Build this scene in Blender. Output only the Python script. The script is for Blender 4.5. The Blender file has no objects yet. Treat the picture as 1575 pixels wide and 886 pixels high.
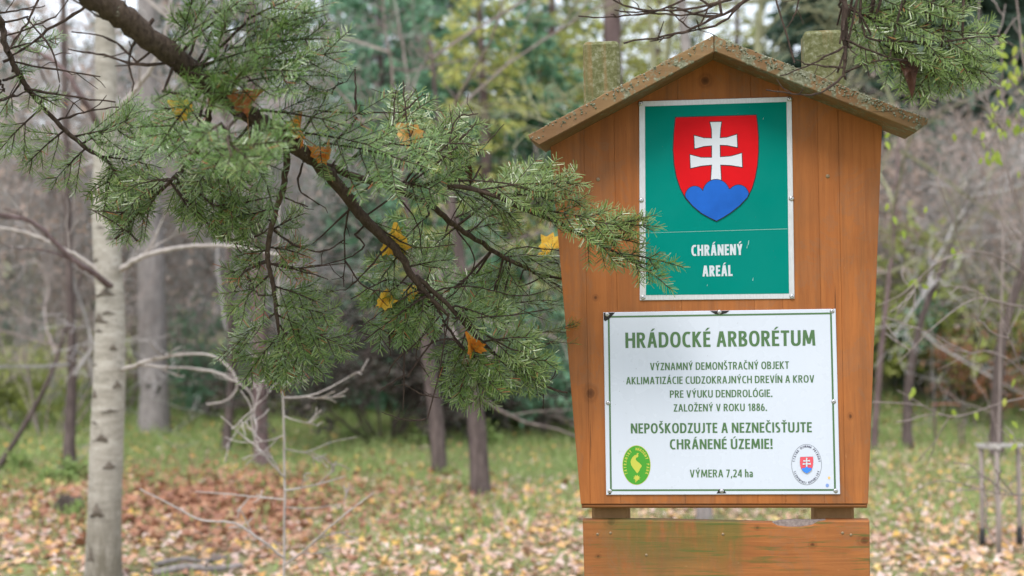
import bpy, bmesh, math, random
from mathutils import Vector, Matrix, noise
R = math.radians
sc = bpy.context.scene
COL = sc.collection

# ------------------------------------------------------------------ camera, sky, sun, exposure
CAM_H = 1.5
FPX = 1575 * 50 / 36.0
cd = bpy.data.cameras.new('camera'); cam = bpy.data.objects.new('camera', cd); COL.objects.link(cam)
cam.location = (0, 0, CAM_H); cam.rotation_euler = (R(90), 0, 0)
cd.lens = 50; cd.sensor_width = 36; cd.clip_start = 0.05; cd.clip_end = 1500
cd.dof.use_dof = True; cd.dof.focus_distance = 3.28; cd.dof.aperture_fstop = 2.9
sc.camera = cam

SUN_EL, SUN_AZ = 52, 205            # high veiled sun, behind the camera and a little to the left
w = bpy.data.worlds.new('World'); sc.world = w; w.use_nodes = True
nt = w.node_tree; bg = nt.nodes['Background']
sky = nt.nodes.new('ShaderNodeTexSky'); sky.sky_type = 'NISHITA'; sky.sun_disc = False
sky.sun_elevation = R(SUN_EL); sky.sun_rotation = R(SUN_AZ)
sky.air_density = 1.0; sky.dust_density = 2.5; sky.ozone_density = 1.0
_tc = nt.nodes.new('ShaderNodeTexCoord'); _nz = nt.nodes.new('ShaderNodeTexNoise'); _nz.inputs['Scale'].default_value = 2.2; _nz.inputs['Detail'].default_value = 5
_mr = nt.nodes.new('ShaderNodeMapRange'); _mr.inputs[1].default_value = .35; _mr.inputs[2].default_value = .65; _mr.inputs[3].default_value = .72; _mr.inputs[4].default_value = .97
_mx = nt.nodes.new('ShaderNodeMix'); _mx.data_type = 'RGBA'; _mx.inputs[7].default_value = (5.3, 5.6, 6.1, 1)      # overcast cloud deck
nt.links.new(_tc.outputs['Generated'], _nz.inputs['Vector']); nt.links.new(_nz.outputs['Fac'], _mr.inputs[0]); nt.links.new(_mr.outputs[0], _mx.inputs[0])
nt.links.new(sky.outputs[0], _mx.inputs[6]); nt.links.new(_mx.outputs[2], bg.inputs[0]); bg.inputs[1].default_value = 0.15
ld = bpy.data.lights.new('sun', 'SUN'); sun = bpy.data.objects.new('sun', ld); COL.objects.link(sun)
ld.energy = 1.4; ld.angle = R(22); ld.color = (1.0, 0.96, 0.91)
_d = Vector((math.sin(R(SUN_AZ)) * math.cos(R(SUN_EL)), math.cos(R(SUN_AZ)) * math.cos(R(SUN_EL)), math.sin(R(SUN_EL))))
sun.rotation_euler = _d.to_track_quat('Z', 'Y').to_euler()
sc.view_settings.view_transform = 'Standard'; sc.view_settings.look = 'None'
sc.view_settings.gamma = 1; sc.view_settings.use_curve_mapping = False
sc.view_settings.exposure = 1.02
sc.cycles.use_denoising = True
sc.cycles.max_bounces = 6; sc.cycles.transmission_bounces = 4; sc.cycles.transparent_max_bounces = 4

# ------------------------------------------------------------------ helpers
def P(px, py, d):                    # photo pixel at a distance -> world point
    return Vector(((px - 787.5) / FPX * d, d, CAM_H - (py - 443) / FPX * d))

def gz(x, y):                        # height of the ground
    n = noise.noise(Vector((x * .35, y * .35, 3))) * .05 + noise.noise(Vector((x * 1.3, y * 1.3, 7))) * .018
    k = max(0, y - 17)
    rise = min(k * .05 + max(0, x - 2) * k * .006, 5)
    f = min(1, max(0, (y - 3) / 3))
    a = min(1, max(0, (y - 14.8) / 4.6)); b = min(1, max(0, (x - 2.4) / 2.2))       # a grassy bank on the right
    return n * f + rise + 1.25 * a * a * (3 - 2 * a) * b * b * (3 - 2 * b)

class MB:
    def __init__(s): s.v = []; s.f = []; s.m = []
    def add(s, vs, fs, mi=0):
        b = len(s.v); s.v.extend(vs)
        for f in fs: s.f.append(tuple(i + b for i in f)); s.m.append(mi)
    def tube(s, pts, rad, n=6, mi=0, cap=True, jit=0, rng=None):
        pts = [Vector(p) for p in pts]; k = len(pts); b = len(s.v)
        t = (pts[1] - pts[0]).normalized()
        a = t.orthogonal().normalized()
        for i, p in enumerate(pts):
            if i == 0: t2 = t
            elif i == k - 1: t2 = (pts[i] - pts[i-1]).normalized()
            else: t2 = (pts[i+1] - pts[i-1]).normalized()
            a = (a - t2 * a.dot(t2))
            a = a.normalized() if a.length > 1e-6 else t2.orthogonal().normalized()
            c = t2.cross(a)
            for j in range(n):
                th = 2 * math.pi * j / n
                r = rad[i] * (1 + (rng.uniform(-jit, jit) if jit else 0))
                s.v.append(p + a * math.cos(th) * r + c * math.sin(th) * r)
        for i in range(k - 1):
            for j in range(n):
                s.f.append((b + i*n + j, b + i*n + (j+1) % n, b + (i+1)*n + (j+1) % n, b + (i+1)*n + j)); s.m.append(mi)
        if cap and n > 2:
            s.f.append(tuple(b + j for j in reversed(range(n)))); s.m.append(mi)
            s.f.append(tuple(b + (k-1)*n + j for j in range(n))); s.m.append(mi)
    def leaf(s, p, d, u, L, W, mi=0, bend=0):   # a pointed leaf or needle: one folded quad pair
        sd = d.cross(u)
        sd = sd.normalized() if sd.length > 1e-6 else d.orthogonal().normalized()
        up = sd.cross(d)
        b = len(s.v)
        s.v.extend((p, p + d * L * .45 + sd * W * .5 - up * bend * L, p + d * L - up * bend * L * 2, p + d * L * .45 - sd * W * .5 - up * bend * L))
        s.f.append((b, b+1, b+2, b+3)); s.m.append(mi)
    def needle(s, p, d, u, L, W, mi=0):          # parallel sided, blunt tip
        sd = d.cross(u); sd = sd.normalized() if sd.length > 1e-6 else d.orthogonal().normalized()
        b = len(s.v); e = p + d * L
        s.v.extend((p - sd * W * .4, p + sd * W * .4, e + sd * W * .3 - d * L * .0, e - sd * W * .3))
        s.f.append((b, b+1, b+2, b+3)); s.m.append(mi)
    def build(s, name, mats, parent=None, smooth=False):
        me = bpy.data.meshes.new(name); me.from_pydata(s.v, [], s.f); me.validate(clean_customdata=False)
        for m in (mats if isinstance(mats, (list, tuple)) else [mats]): me.materials.append(m)
        if len(me.polygons) == len(s.m): me.polygons.foreach_set('material_index', s.m)
        if smooth: me.polygons.foreach_set('use_smooth', [True] * len(me.polygons))
        me.update()
        o = bpy.data.objects.new(name, me); COL.objects.link(o)
        if parent: o.parent = parent
        return o

def tag(o, label=None, cat=None, group=None, kind=None):
    if label: o['label'] = label
    if cat: o['category'] = cat
    if group: o['group'] = group
    if kind: o['kind'] = kind
    return o
def empty(name, loc, label, cat, group=None):
    o = bpy.data.objects.new(name, None); o.location = loc; o.empty_display_size = .1; COL.objects.link(o)
    return tag(o, label, cat, group)
def copy_tree(o, parent=None):
    c = o.copy(); COL.objects.link(c); c.parent = parent
    for ch in list(o.children): copy_tree(ch, c)
    return c
def curve(pts, n=8):                 # Catmull-Rom through points
    pts = [Vector(p) for p in pts]
    if len(pts) < 3: return [pts[0].lerp(pts[-1], i / n) for i in range(n + 1)]
    q = [pts[0] * 2 - pts[1]] + pts + [pts[-1] * 2 - pts[-2]]
    out = []
    for i in range(1, len(q) - 2):
        a, b, c, d = q[i-1:i+3]
        for k in range(n):
            t = k / n
            out.append(.5 * ((2*b) + (c - a)*t + (2*a - 5*b + 4*c - d)*t*t + (3*b - a - 3*c + d)*t*t*t))
    out.append(pts[-1]); return out
def lerpr(rs, n):                    # radii spread over n points
    return [rs[0] + 0 * n] if n == 1 else [rs[min(int(i/(n-1)*(len(rs)-1)), len(rs)-2)] * (1 - (i/(n-1)*(len(rs)-1) - min(int(i/(n-1)*(len(rs)-1)), len(rs)-2))) + rs[min(int(i/(n-1)*(len(rs)-1)), len(rs)-2)+1] * (i/(n-1)*(len(rs)-1) - min(int(i/(n-1)*(len(rs)-1)), len(rs)-2)) for i in range(n)]

# ------------------------------------------------------------------ materials
class NT:
    def __init__(s, name):
        s.mat = bpy.data.materials.new(name); s.mat.use_nodes = True
        s.t = s.mat.node_tree; s.p = s.t.nodes['Principled BSDF']; s.out = s.t.nodes['Material Output']
    def n(s, ty, **kw):
        nd = s.t.nodes.new(ty)
        for k, v in kw.items(): setattr(nd, k, v)
        return nd
    def l(s, a, b): s.t.links.new(a, b)
    def val(s, sock, v):
        if hasattr(v, 'is_linked') or isinstance(v, bpy.types.NodeSocket): s.l(v, sock)
        else: sock.default_value = v
    def coord(s, scale=(1, 1, 1), kind='Object'):
        tc = s.n('ShaderNodeTexCoord'); mp = s.n('ShaderNodeMapping'); mp.inputs['Scale'].default_value = scale
        s.l(tc.outputs[kind], mp.inputs[0]); return mp.outputs[0]
    def noise(s, vec, scale, detail=4, rough=.55, dist=0):
        nd = s.n('ShaderNodeTexNoise'); s.l(vec, nd.inputs['Vector'])
        nd.inputs['Scale'].default_value = scale; nd.inputs['Detail'].default_value = detail
        nd.inputs['Roughness'].default_value = rough; nd.inputs['Distortion'].default_value = dist
        return nd.outputs['Fac']
    def ramp(s, fac, stops, interp='LINEAR'):
        nd = s.n('ShaderNodeValToRGB'); cr = nd.color_ramp; cr.interpolation = interp
        while len(cr.elements) < len(stops): cr.elements.new(.5)
        for e, (p, c) in zip(cr.elements, stops):
            e.position = p; e.color = (*c, 1) if not isinstance(c, (int, float)) else (c, c, c, 1)
        s.l(fac, nd.inputs[0]); return nd.outputs[0]
    def mix(s, fac, a, b, mode='MIX'):
        nd = s.n('ShaderNodeMix', data_type='RGBA', blend_type=mode)
        s.val(nd.inputs[0], fac)
        for sock, v in ((nd.inputs[6], a), (nd.inputs[7], b)):
            if isinstance(v, tuple): sock.default_value = (*v, 1)
            else: s.l(v, sock)
        return nd.outputs[2]
    def math(s, op, a, b=0.0, clamp=False):
        nd = s.n('ShaderNodeMath', operation=op, use_clamp=clamp)
        s.val(nd.inputs[0], a); s.val(nd.inputs[1], b); return nd.outputs[0]
    def bump(s, h, strength=.3, dist=.01):
        nd = s.n('ShaderNodeBump'); nd.inputs['Strength'].default_value = strength; nd.inputs['Distance'].default_value = dist
        s.l(h, nd.inputs['Height']); s.l(nd.outputs[0], s.p.inputs['Normal'])
    def base(s, c):
        if isinstance(c, tuple): s.p.inputs['Base Color'].default_value = (*c, 1)
        else: s.l(c, s.p.inputs['Base Color'])
    def rough(s, r): s.val(s.p.inputs['Roughness'], r)

def srgb(r, g, b):
    f = lambda c: (c / 12.92 if c <= .04045 else ((c + .055) / 1.055) ** 2.4)
    return (f(r / 255), f(g / 255), f(b / 255))

def leafmat(name, cols, trans=.3, rough=.5, spec=.3):
    m = NT(name); g = m.n('ShaderNodeNewGeometry'); k = len(cols)
    c = m.ramp(g.outputs['Random Per Island'], [(i / max(1, k - 1), col) for i, col in enumerate(cols)])
    m.base(c); m.rough(rough); m.p.inputs['Specular IOR Level'].default_value = spec
    if trans:
        tr = m.n('ShaderNodeBsdfTranslucent'); m.l(c, tr.inputs[0])
        mx = m.n('ShaderNodeMixShader'); mx.inputs[0].default_value = trans
        m.l(m.p.outputs[0], mx.inputs[1]); m.l(tr.outputs[0], mx.inputs[2]); m.l(mx.outputs[0], m.out.inputs[0])
    return m.mat
def barkmat(name, c1, c2, scale=30, zs=.3, bump=.6, lichen=None, lf=.62):
    m = NT(name); v = m.coord((1, 1, zs))
    n1 = m.noise(v, scale, 6, .65); n2 = m.noise(m.coord(), 4, 3)
    c = m.mix(m.ramp(n1, [(.35, 0.0), (.65, 1.0)]), c1, c2)
    c = m.mix(m.ramp(n2, [(.4, 0.0), (.7, .5)]), c, tuple(x * .55 for x in c1))
    if lichen:
        n3 = m.noise(m.coord(), 90, 4, .7); c = m.mix(m.ramp(n3, [(lf, 0.0), (lf + .05, .8)]), c, lichen)
    m.base(c); m.rough(.9); m.p.inputs['Specular IOR Level'].default_value = .15; m.bump(n1, bump, .01); return m.mat
def plain(name, c, rough=.5, spec=.3, metal=0, var=.0, vs=40):
    m = NT(name)
    if var:
        n = m.noise(m.coord(), vs, 5, .6); m.base(m.mix(m.ramp(n, [(.3, 0.0), (.7, 1.0)]), c, tuple(x * (1 - var) for x in c)))
    else: m.base(c)
    m.rough(rough); m.p.inputs['Specular IOR Level'].default_value = spec; m.p.inputs['Metallic'].default_value = metal
    return m.mat

# ------------------------------------------------------------------ ground, leaf litter, grass
def mat_ground():
    m = NT('ground_soil'); v = m.coord()
    n1 = m.noise(v, .8, 5, .6); n2 = m.noise(v, 14, 5, .7); n3 = m.noise(v, 45, 4, .7)
    c = m.mix(m.ramp(n2, [(.35, 0.0), (.65, 1.0)]), (.16, .20, .075), (.28, .21, .14))
    c = m.mix(m.ramp(n1, [(.45, 0.0), (.6, .8)]), c, (.19, .26, .09))
    c = m.mix(m.ramp(n3, [(.55, 0.0), (.62, .6)]), c, (.36, .25, .17))
    m.base(c); m.rough(.95); m.p.inputs['Specular IOR Level'].default_value = .1; m.bump(n3, .6, .03); return m.mat
g = MB()
xs = [-300, -150, -80, -45, -30] + [-22 + i * .55 for i in range(81)] + [30, 45, 80, 150, 300]
ys = [-60, -30, -12, -6] + [-2 + i * .5 for i in range(78)] + [45, 60, 90, 150, 300, 1200]
for y in ys:
    for x in xs: g.v.append(Vector((x, y, gz(x, y))))
nx = len(xs)
for j in range(len(ys) - 1):
    for i in range(nx - 1):
        g.f.append((j*nx + i, j*nx + i + 1, (j+1)*nx + i + 1, (j+1)*nx + i)); g.m.append(0)
tag(g.build('ground', mat_ground(), smooth=True), kind='structure')

LEAF_OUT = [(0, 0), (.22, .3), (.5, .34), (.45, .5), (.2, .72), (0, 1), (-.22, .74), (-.46, .5), (-.48, .32), (-.2, .28)]
def litter(mb, p, size, rng, lift=.6):
    a = rng.uniform(0, 6.283); t = rng.gauss(0, .38); t2 = rng.gauss(0, .38)
    M = Matrix.Rotation(a, 3, 'Z') @ Matrix.Rotation(t, 3, 'X') @ Matrix.Rotation(t2, 3, 'Y')
    wd = rng.uniform(.75, 1.15); fold = rng.uniform(-.1, .5)
    b = len(mb.v)
    mb.v.append(p + M @ Vector((0, 0, 0)) + Vector((0, 0, size * .18)))
    for x, y in LEAF_OUT:
        mb.v.append(p + M @ Vector((x * size * wd, (y - .5) * size, abs(x) * fold * size)) + Vector((0, 0, size * .18)))
    k = len(LEAF_OUT)
    for i in range(k): mb.f.append((b, b + 1 + i, b + 1 + (i + 1) % k)); mb.m.append(0)
def ground_pt(rng, d0, d1, wide=.47):
    d = math.sqrt(rng.uniform(d0 * d0, d1 * d1)); x = rng.uniform(-1, 1) * (wide * d + .6)
    return x, d
rng = random.Random(5)
L1, L2, L3, GR, TW = MB(), MB(), MB(), MB(), MB()
def band(x, y):                      # how strongly the russet leaves gather by the pale trunk
    px = x / y * FPX + 787; a = math.exp(-((px - 300) / 190) ** 2 - ((y - 10) / 1.5) ** 2)
    return a
for i in range(85000):
    x, y = ground_pt(rng, 4, 19)
    keep = 1 if y < 8.6 else max(.07, 1 - (y - 8.6) / 3.4)
    if x > 2: keep = max(keep, .55 if y > 11 else .7)
    keep *= .75 + .7 * max(0, .5 + noise.noise(Vector((x * .9, y * .9, 11))))
    if rng.random() > keep: continue
    tgt = L3 if rng.random() < band(x, y) * .75 else L1
    litter(tgt, Vector((x, y, gz(x, y))), rng.uniform(.03, .072), rng)
for i in range(2900):
    y = rng.gauss(10.2, 1.0); px = rng.gauss(310, 190); x = (px - 787) / FPX * y
    if 7.3 < y < 13: litter(L3, Vector((x, y, gz(x, y) + .008)), rng.uniform(.04, .09), rng)
for i in range(4000):
    x, y = ground_pt(rng, 5, 16)
    litter(L2, Vector((x, y, gz(x, y) + .012)), rng.uniform(.035, .068), rng)
pale = leafmat('fallen_leaf_pale', [(.60, .42, .34), (.48, .28, .18), (.70, .56, .49), (.58, .36, .20), (.66, .42, .17), (.42, .24, .17), (.62, .47, .43), (.50, .30, .22), (.70, .58, .54), (.54, .36, .24), (.62, .42, .22)], .15, .6)
gold = leafmat('fallen_leaf_gold', [(.62, .38, .10), (.66, .48, .16), (.58, .30, .10), (.72, .56, .26)], .2, .6)
russet = leafmat('fallen_leaf_russet', [(.28, .125, .075), (.36, .17, .10), (.42, .22, .13), (.24, .11, .075), (.50, .30, .2)], .15, .7)
tag(L1.build('fallen_leaves', pale), 'pale pink and tan fallen leaves carpeting the ground', 'leaf litter', kind='stuff')
tag(L2.build('fallen_leaves', gold), 'yellow and orange fallen leaves scattered over the litter', 'leaf litter', kind='stuff')
tag(L3.build('fallen_leaves', russet), 'russet brown fallen leaves lying in a band past the pale trunk', 'leaf litter', kind='stuff')
for i in range(112000):
    x, y = ground_pt(rng, 6, 20, .5) if i < 96000 else (rng.uniform(3, 10), rng.uniform(15, 21))
    q = noise.noise(Vector((x * .7, y * .7, 21)))
    if rng.random() > min(1, max(.08, (y - 8.0) / 3) + q * .8): continue
    if rng.random() < band(x, y): continue
    h = rng.uniform(.04, .12) * (1 if y < 13 else 1.3)
    d = Vector((rng.gauss(0, .45), rng.gauss(0, .45), 1)).normalized()
    GR.leaf(Vector((x, y, gz(x, y) - .005)), d, Vector((rng.uniform(-1, 1), rng.uniform(-1, 1), 0)), h, rng.uniform(.008, .016), 0, .12)
tag(GR.build('grass', leafmat('grass_blade', [(.22, .33, .10), (.30, .39, .14), (.17, .27, .075), (.42, .44, .20), (.27, .36, .12)], .35, .5)),
    'short green grass growing up through the leaf litter', 'grass', kind='stuff')

# ------------------------------------------------------------------ the notice board
SIGN_C = P(1115, 500, 3.36); YAW = R(-6.5); ROLL = -.018
RM = Matrix.Rotation(YAW, 3, 'Z') @ Matrix.Rotation(ROLL, 3, 'Y')
up = RM @ Vector((0, 0, 1)); SIGN_O = SIGN_C - up * (SIGN_C.z / up.z)
RI = RM.transposed(); CO = RI @ (Vector((0, 0, CAM_H)) - SIGN_O)
def S(px, py, y=0.0):                # photo pixel -> point of the board's front plane (u to the right, v up)
    dr = RI @ (P(px, py, 1) - Vector((0, 0, CAM_H))); t = (y - CO.y) / dr.y
    q = CO + dr * t; return (q.x, q.z)
sign = empty('notice_board', SIGN_O, 'orange brown wooden notice board with a small gabled roof on two posts', 'notice board')
sign.rotation_euler = RM.to_euler()

def wood(name, along, c_lo, c_hi, knots=(), algae=None, lichen=0.0, seed=0, island=.25, dirt=.5):
    m = NT(name); s = (1, 1, .055) if along == 'z' else (.055, 1, 1) if along == 'x' else (1, .055, 1)
    tc = m.n('ShaderNodeTexCoord'); mp = m.n('ShaderNodeMapping'); mp.inputs['Scale'].default_value = s
    mp.inputs['Location'].default_value = (seed * 1.7, seed * .9, seed * .33)
    # bend the grain round the knots
    gy = m.n('ShaderNodeNewGeometry'); isl = gy.outputs['Random Per Island']
    off = m.n('ShaderNodeCombineXYZ'); m.l(m.math('MULTIPLY', isl, 7.0), off.inputs[1]); m.l(m.math('MULTIPLY', isl, 3.0), off.inputs[2])
    va = m.n('ShaderNodeVectorMath', operation='ADD'); m.l(tc.outputs['Object'], va.inputs[0])
    m.l(off.outputs[0], va.inputs[1]); m.l(va.outputs[0], mp.inputs[0]); v = mp.outputs[0]
    iso = tc.outputs['Object']
    n1 = m.noise(v, 55, 7, .62, 1.2); n2 = m.noise(v, 13, 3, .5, .6); n3 = m.noise(iso, 5, 4, .6); n4 = m.noise(iso, 170, 3, .6); n5 = m.noise(v, 190, 4, .7)
    c = m.mix(m.ramp(n1, [(.22, 0.0), (.80, 1.0)]), c_lo, c_hi)
    c = m.mix(m.ramp(n2, [(.46, 0.0), (.80, .42)]), c, tuple(x * .62 for x in c_lo))
    c = m.mix(m.ramp(n5, [(.55, 0.0), (.75, .35)]), c, tuple(x * .5 for x in c_lo))
    c = m.mix(m.math('MULTIPLY', isl, island), c, tuple(x * .6 for x in c_lo))
    c = m.mix(m.ramp(n3, [(.42, 0.0), (.75, dirt)]), c, (.16, .075, .035))
    c = m.mix(m.ramp(n4, [(.70, 0.0), (.76, .7)]), c, (.07, .035, .02))
    dr = m.noise(m.coord((26, 26, 1.3) if along == 'z' else (9, 26, 5)), 1, 5, .6); c = m.mix(m.ramp(dr, [(.50, 0.0), (.72, .5)]), c, (.135, .062, .03))
    ck = m.noise(m.coord((150, 150, 3.2) if along == 'z' else (3.2, 150, 150)), 1, 3, .5); c = m.mix(m.ramp(ck, [(.70, 0.0), (.74, .75)]), c, (.05, .024, .014))
    gw = m.noise(m.coord((3.2, 3.2, 2.2)), 2.4, 6, .7, .8); c = m.mix(m.ramp(gw, [(.50, 0.0), (.53, .28), (.56, .08), (.72, .38)]), c, (.20, .12, .075))
    sc_ = m.noise(m.coord((70, 70, 14) if along == 'z' else (14, 70, 70)), 1, 6, .7); c = m.mix(m.ramp(sc_, [(.66, 0.0), (.72, .5)]), c, (.60, .34, .16))
    for (kx, kz, kr, ell) in knots:
        sx = m.n('ShaderNodeVectorMath', operation='SUBTRACT'); m.l(iso, sx.inputs[0]); sx.inputs[1].default_value = (kx, 0, kz)
        ml = m.n('ShaderNodeVectorMath', operation='MULTIPLY'); m.l(sx.outputs[0], ml.inputs[0])
        ml.inputs[1].default_value = (1 / kr, 0, 1 / (kr * ell)) if along == 'z' else (1 / (kr * ell), 0, 1 / kr)
        ln = m.n('ShaderNodeVectorMath', operation='LENGTH'); m.l(ml.outputs[0], ln.inputs[0])
        wob = m.math('ADD', ln.outputs['Value'], m.math('MULTIPLY', m.math('SUBTRACT', m.noise(iso, 60, 3), .5), 1.1))
        k = m.ramp(m.math('MULTIPLY', wob, .33), [(.10, .9), (.34, .62), (.42, .2), (.6, .3), (.9, 0.0)])
        c = m.mix(k, c, (.085, .032, .014))
    if algae:
        x0, x1, z0, z1 = algae
        sp = m.n('ShaderNodeSeparateXYZ'); m.l(iso, sp.inputs[0])
        fx = m.n('ShaderNodeMapRange', interpolation_type='SMOOTHSTEP'); m.l(sp.outputs[0], fx.inputs[0]); fx.inputs[1].default_value = x0; fx.inputs[2].default_value = x0 + .12
        fx2 = m.n('ShaderNodeMapRange', interpolation_type='SMOOTHSTEP'); m.l(sp.outputs[0], fx2.inputs[0]); fx2.inputs[1].default_value = x1; fx2.inputs[2].default_value = x1 - .03
        fz = m.n('ShaderNodeMapRange', interpolation_type='SMOOTHSTEP'); m.l(sp.outputs[2], fz.inputs[0]); fz.inputs[1].default_value = z0; fz.inputs[2].default_value = z1
        vs = m.coord((60, 60, 9)); na = m.noise(vs, 1, 5, .65); nb = m.noise(iso, 9, 4, .6)
        a = m.math('MULTIPLY', m.math('MULTIPLY', fx.outputs[0], fx2.outputs[0]), fz.outputs[0])
        a = m.math('MULTIPLY', a, m.ramp(m.math('ADD', m.math('MULTIPLY', na, .55), m.math('MULTIPLY', nb, .5)), [(.38, .10), (.54, 1.0)]), True)
        vl = m.coord((7, 60, 130)); c = m.mix(m.math('MULTIPLY', m.ramp(m.noise(vl, 1, 4, .6), [(.54, 0.0), (.64, .85)]), m.ramp(nb, [(.36, .2), (.56, 1.0)])), c, (.10, .105, .03))
        c = m.mix(m.math('MULTIPLY', a, .66), c, (.085, .115, .03))
    if lichen:
        na = m.noise(iso, 42, 6, .72, .3); nb = m.noise(iso, 11, 3, .5)
        f = m.math('ADD', m.math('MULTIPLY', na, .7), m.math('MULTIPLY', nb, .4))
        k = m.ramp(f, [(lichen, 0.0), (lichen + .05, .92)])
        lc = m.ramp(m.noise(iso, 120, 4, .7), [(.3, (.07, .07, .045)), (.5, (.16, .17, .11)), (.7, (.36, .37, .30))])
        c = m.mix(k, c, lc)
    m.base(c); m.rough(.62); m.p.inputs['Specular IOR Level'].default_value = .14
    m.bump(n1, .25, .004); return m.mat

ORL, ORH = (.30, .098, .029), (.44, .160, .046)
BT = .042                           # board thickness
blx0, blz0 = S(894, 783); brx0, brz0 = S(1335, 781)
tlx, tlz = S(845, 213); trx, trz = S(1357, 199); apx, apz = S(1097, 84)
zb = (blz0 + brz0) / 2
def prism_xz(mb, poly, y0, y1, mi=0, bev=0):
    """outline in the board's plane pushed back from y0 to y1; bev = chamfer of the front edge"""
    n = len(poly); 
    a = sum(poly[i][0]*poly[(i+1) % n][1] - poly[(i+1) % n][0]*poly[i][1] for i in range(n))
    if a < 0: poly = list(reversed(poly))
    rings = []
    if bev:
        ins = offset_poly(poly, -bev)
        rings = [[(x, y0, z) for x, z in ins], [(x, y0 + bev, z) for x, z in poly], [(x, y1, z) for x, z in poly]]
    else: rings = [[(x, y0, z) for x, z in poly], [(x, y1, z) for x, z in poly]]
    vs = [Vector(p) for r in rings for p in r]; fs = [tuple(range(n))]
    for k in range(len(rings) - 1):
        for i in range(n):
            j = (i + 1) % n; fs.append((k*n + i, (k+1)*n + i, (k+1)*n + j, k*n + j))
    fs.append(tuple((len(rings)-1)*n + i for i in reversed(range(n))))
    mb.add(vs, fs, mi)
def offset_poly(poly, d):           # outward for counter-clockwise outlines
    n = len(poly); a = sum(poly[i][0]*poly[(i+1) % n][1] - poly[(i+1) % n][0]*poly[i][1] for i in range(n))
    if a < 0: d = -d
    out = []
    for i in range(n):
        p0, p1, p2 = (Vector(poly[(i+k) % n]) for k in (-1, 0, 1))
        e1 = (p1 - p0).normalized(); e2 = (p2 - p1).normalized()
        n1 = Vector((e1.y, -e1.x)); n2 = Vector((e2.y, -e2.x)); b = n1 + n2
        if b.length < .2: b = n1
        b.normalize(); k = d / max(.45, b.dot(n1)); q = p1 + b * k; out.append((q.x, q.y))
    return out
def edge_x(z, side):                # sloping sides of the board
    if side < 0: return blx0 + (tlx - blx0) * (z - blz0) / (tlz - blz0)
    return brx0 + (trx - brx0) * (z - brz0) / (trz - brz0)
tlz += .010; trz += .012; apz += .010
def top_z(x):
    return tlz + (apz - tlz) * (x - tlx) / (apx - tlx) if x < apx else trz + (apz - trz) * (x - trx) / (apx - trx)
seams = [S(px, 450)[0] for px in (902, 949, 1048, 1160, 1203, 1262, 1294)]
bmz = zb + .011; gap = .0001
pl = MB()
edges = [None] + seams + [None]
for i in range(len(edges) - 1):
    a, b = edges[i], edges[i+1]
    def line(e, side, z): return edge_x(z, side) if e is None else e - side * gap
    poly = [(line(a, -1, bmz), bmz), (line(b, 1, bmz), bmz)]
    def topcut(e, side):
        if e is not None: x = e - side * gap; return (x, top_z(x))
        return (tlx, tlz) if side < 0 else (trx, trz)
    tb, ta = topcut(b, 1), topcut(a, -1)
    if a is None and edges[1] < blx0 + .01: poly = [(edges[1] - gap, max(bmz, bmz))] if False else poly
    poly.append(tb)
    if ta[0] < apx < tb[0]: poly.append((apx, apz))
    poly.append(ta)
    # outermost planks: the sloping edge takes a chamfer of its own
    prism_xz(pl, poly, 0, BT, 0, .0007)
ks = []
for (px, py, r, e) in ((908, 605, .008, 1.3), (1085, 124, .008, 1.0), (916, 458, .0035, 1.1), (1308, 640, .003, 1.5)):
    u, v = S(px, py); ks.append((u, v, r, e))
board = pl.build('board_panel', wood('stained_wood_upright', 'z', ORL, ORH, ks, island=.07, dirt=.5), sign)
# a strip of dirty end grain along the lower edge, and the sloping side trims
tr = MB()
prism_xz(tr, [(blx0 + .001, zb), (brx0 - .001, zb), (brx0, bmz - .0005), (blx0, bmz - .0005)], .0015, BT - .002, 0, .006)
tr.build('bottom_rail', wood('stained_wood_rail', 'x', (.22, .085, .03), (.36, .15, .05), dirt=.7, seed=3), sign)

# roof: two boards meeting at the ridge
RF, RB = -.125, .05                 # front overhang and back
def roofboard(ridge_px, eave_px, name, m, thick=.034):
    ru, rv = S(*ridge_px, RF); eu, ev = S(*eave_px, RF)
    d = Vector((eu - ru, ev - rv)).normalized(); nrm = Vector((-d.y, d.x))
    if nrm.y > 0: nrm = -nrm
    t = thick; sg = 1 if eu > ru else -1
    # mitred at the ridge by a vertical cut, square cut with worn corner at the eave
    k = t / abs(d.x)
    top = [(ru, rv)]; N = 22
    rr = random.Random(int(eave_px[0]))
    upr = [(ru + (eu - ru) * i / N, rv + (ev - rv) * i / N + rr.uniform(-.0022, .0012)) for i in range(N + 1)]
    poly = upr + [(eu + nrm.x * t * .35 + d.x * .002, ev + nrm.y * t * .35), (eu + nrm.x * t - d.x * .012, ev + nrm.y * t - d.y * .012)]
    poly += [(ru + sg * .0005, rv - k)]
    poly[0] = (ru + sg * .0005, rv)
    mb = MB(); prism_xz(mb, poly, RF, RB, 0, .002)
    o = mb.build(name, m, sign)
    return o, (ru, rv), (eu, ev), d
wl = wood('weathered_roof_left', 'x', (.17, .105, .05), (.31, .195, .09), lichen=.60, seed=5)
wr = wood('weathered_roof_right', 'x', (.17, .105, .05), (.30, .185, .085), lichen=.555, seed=8)
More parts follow.
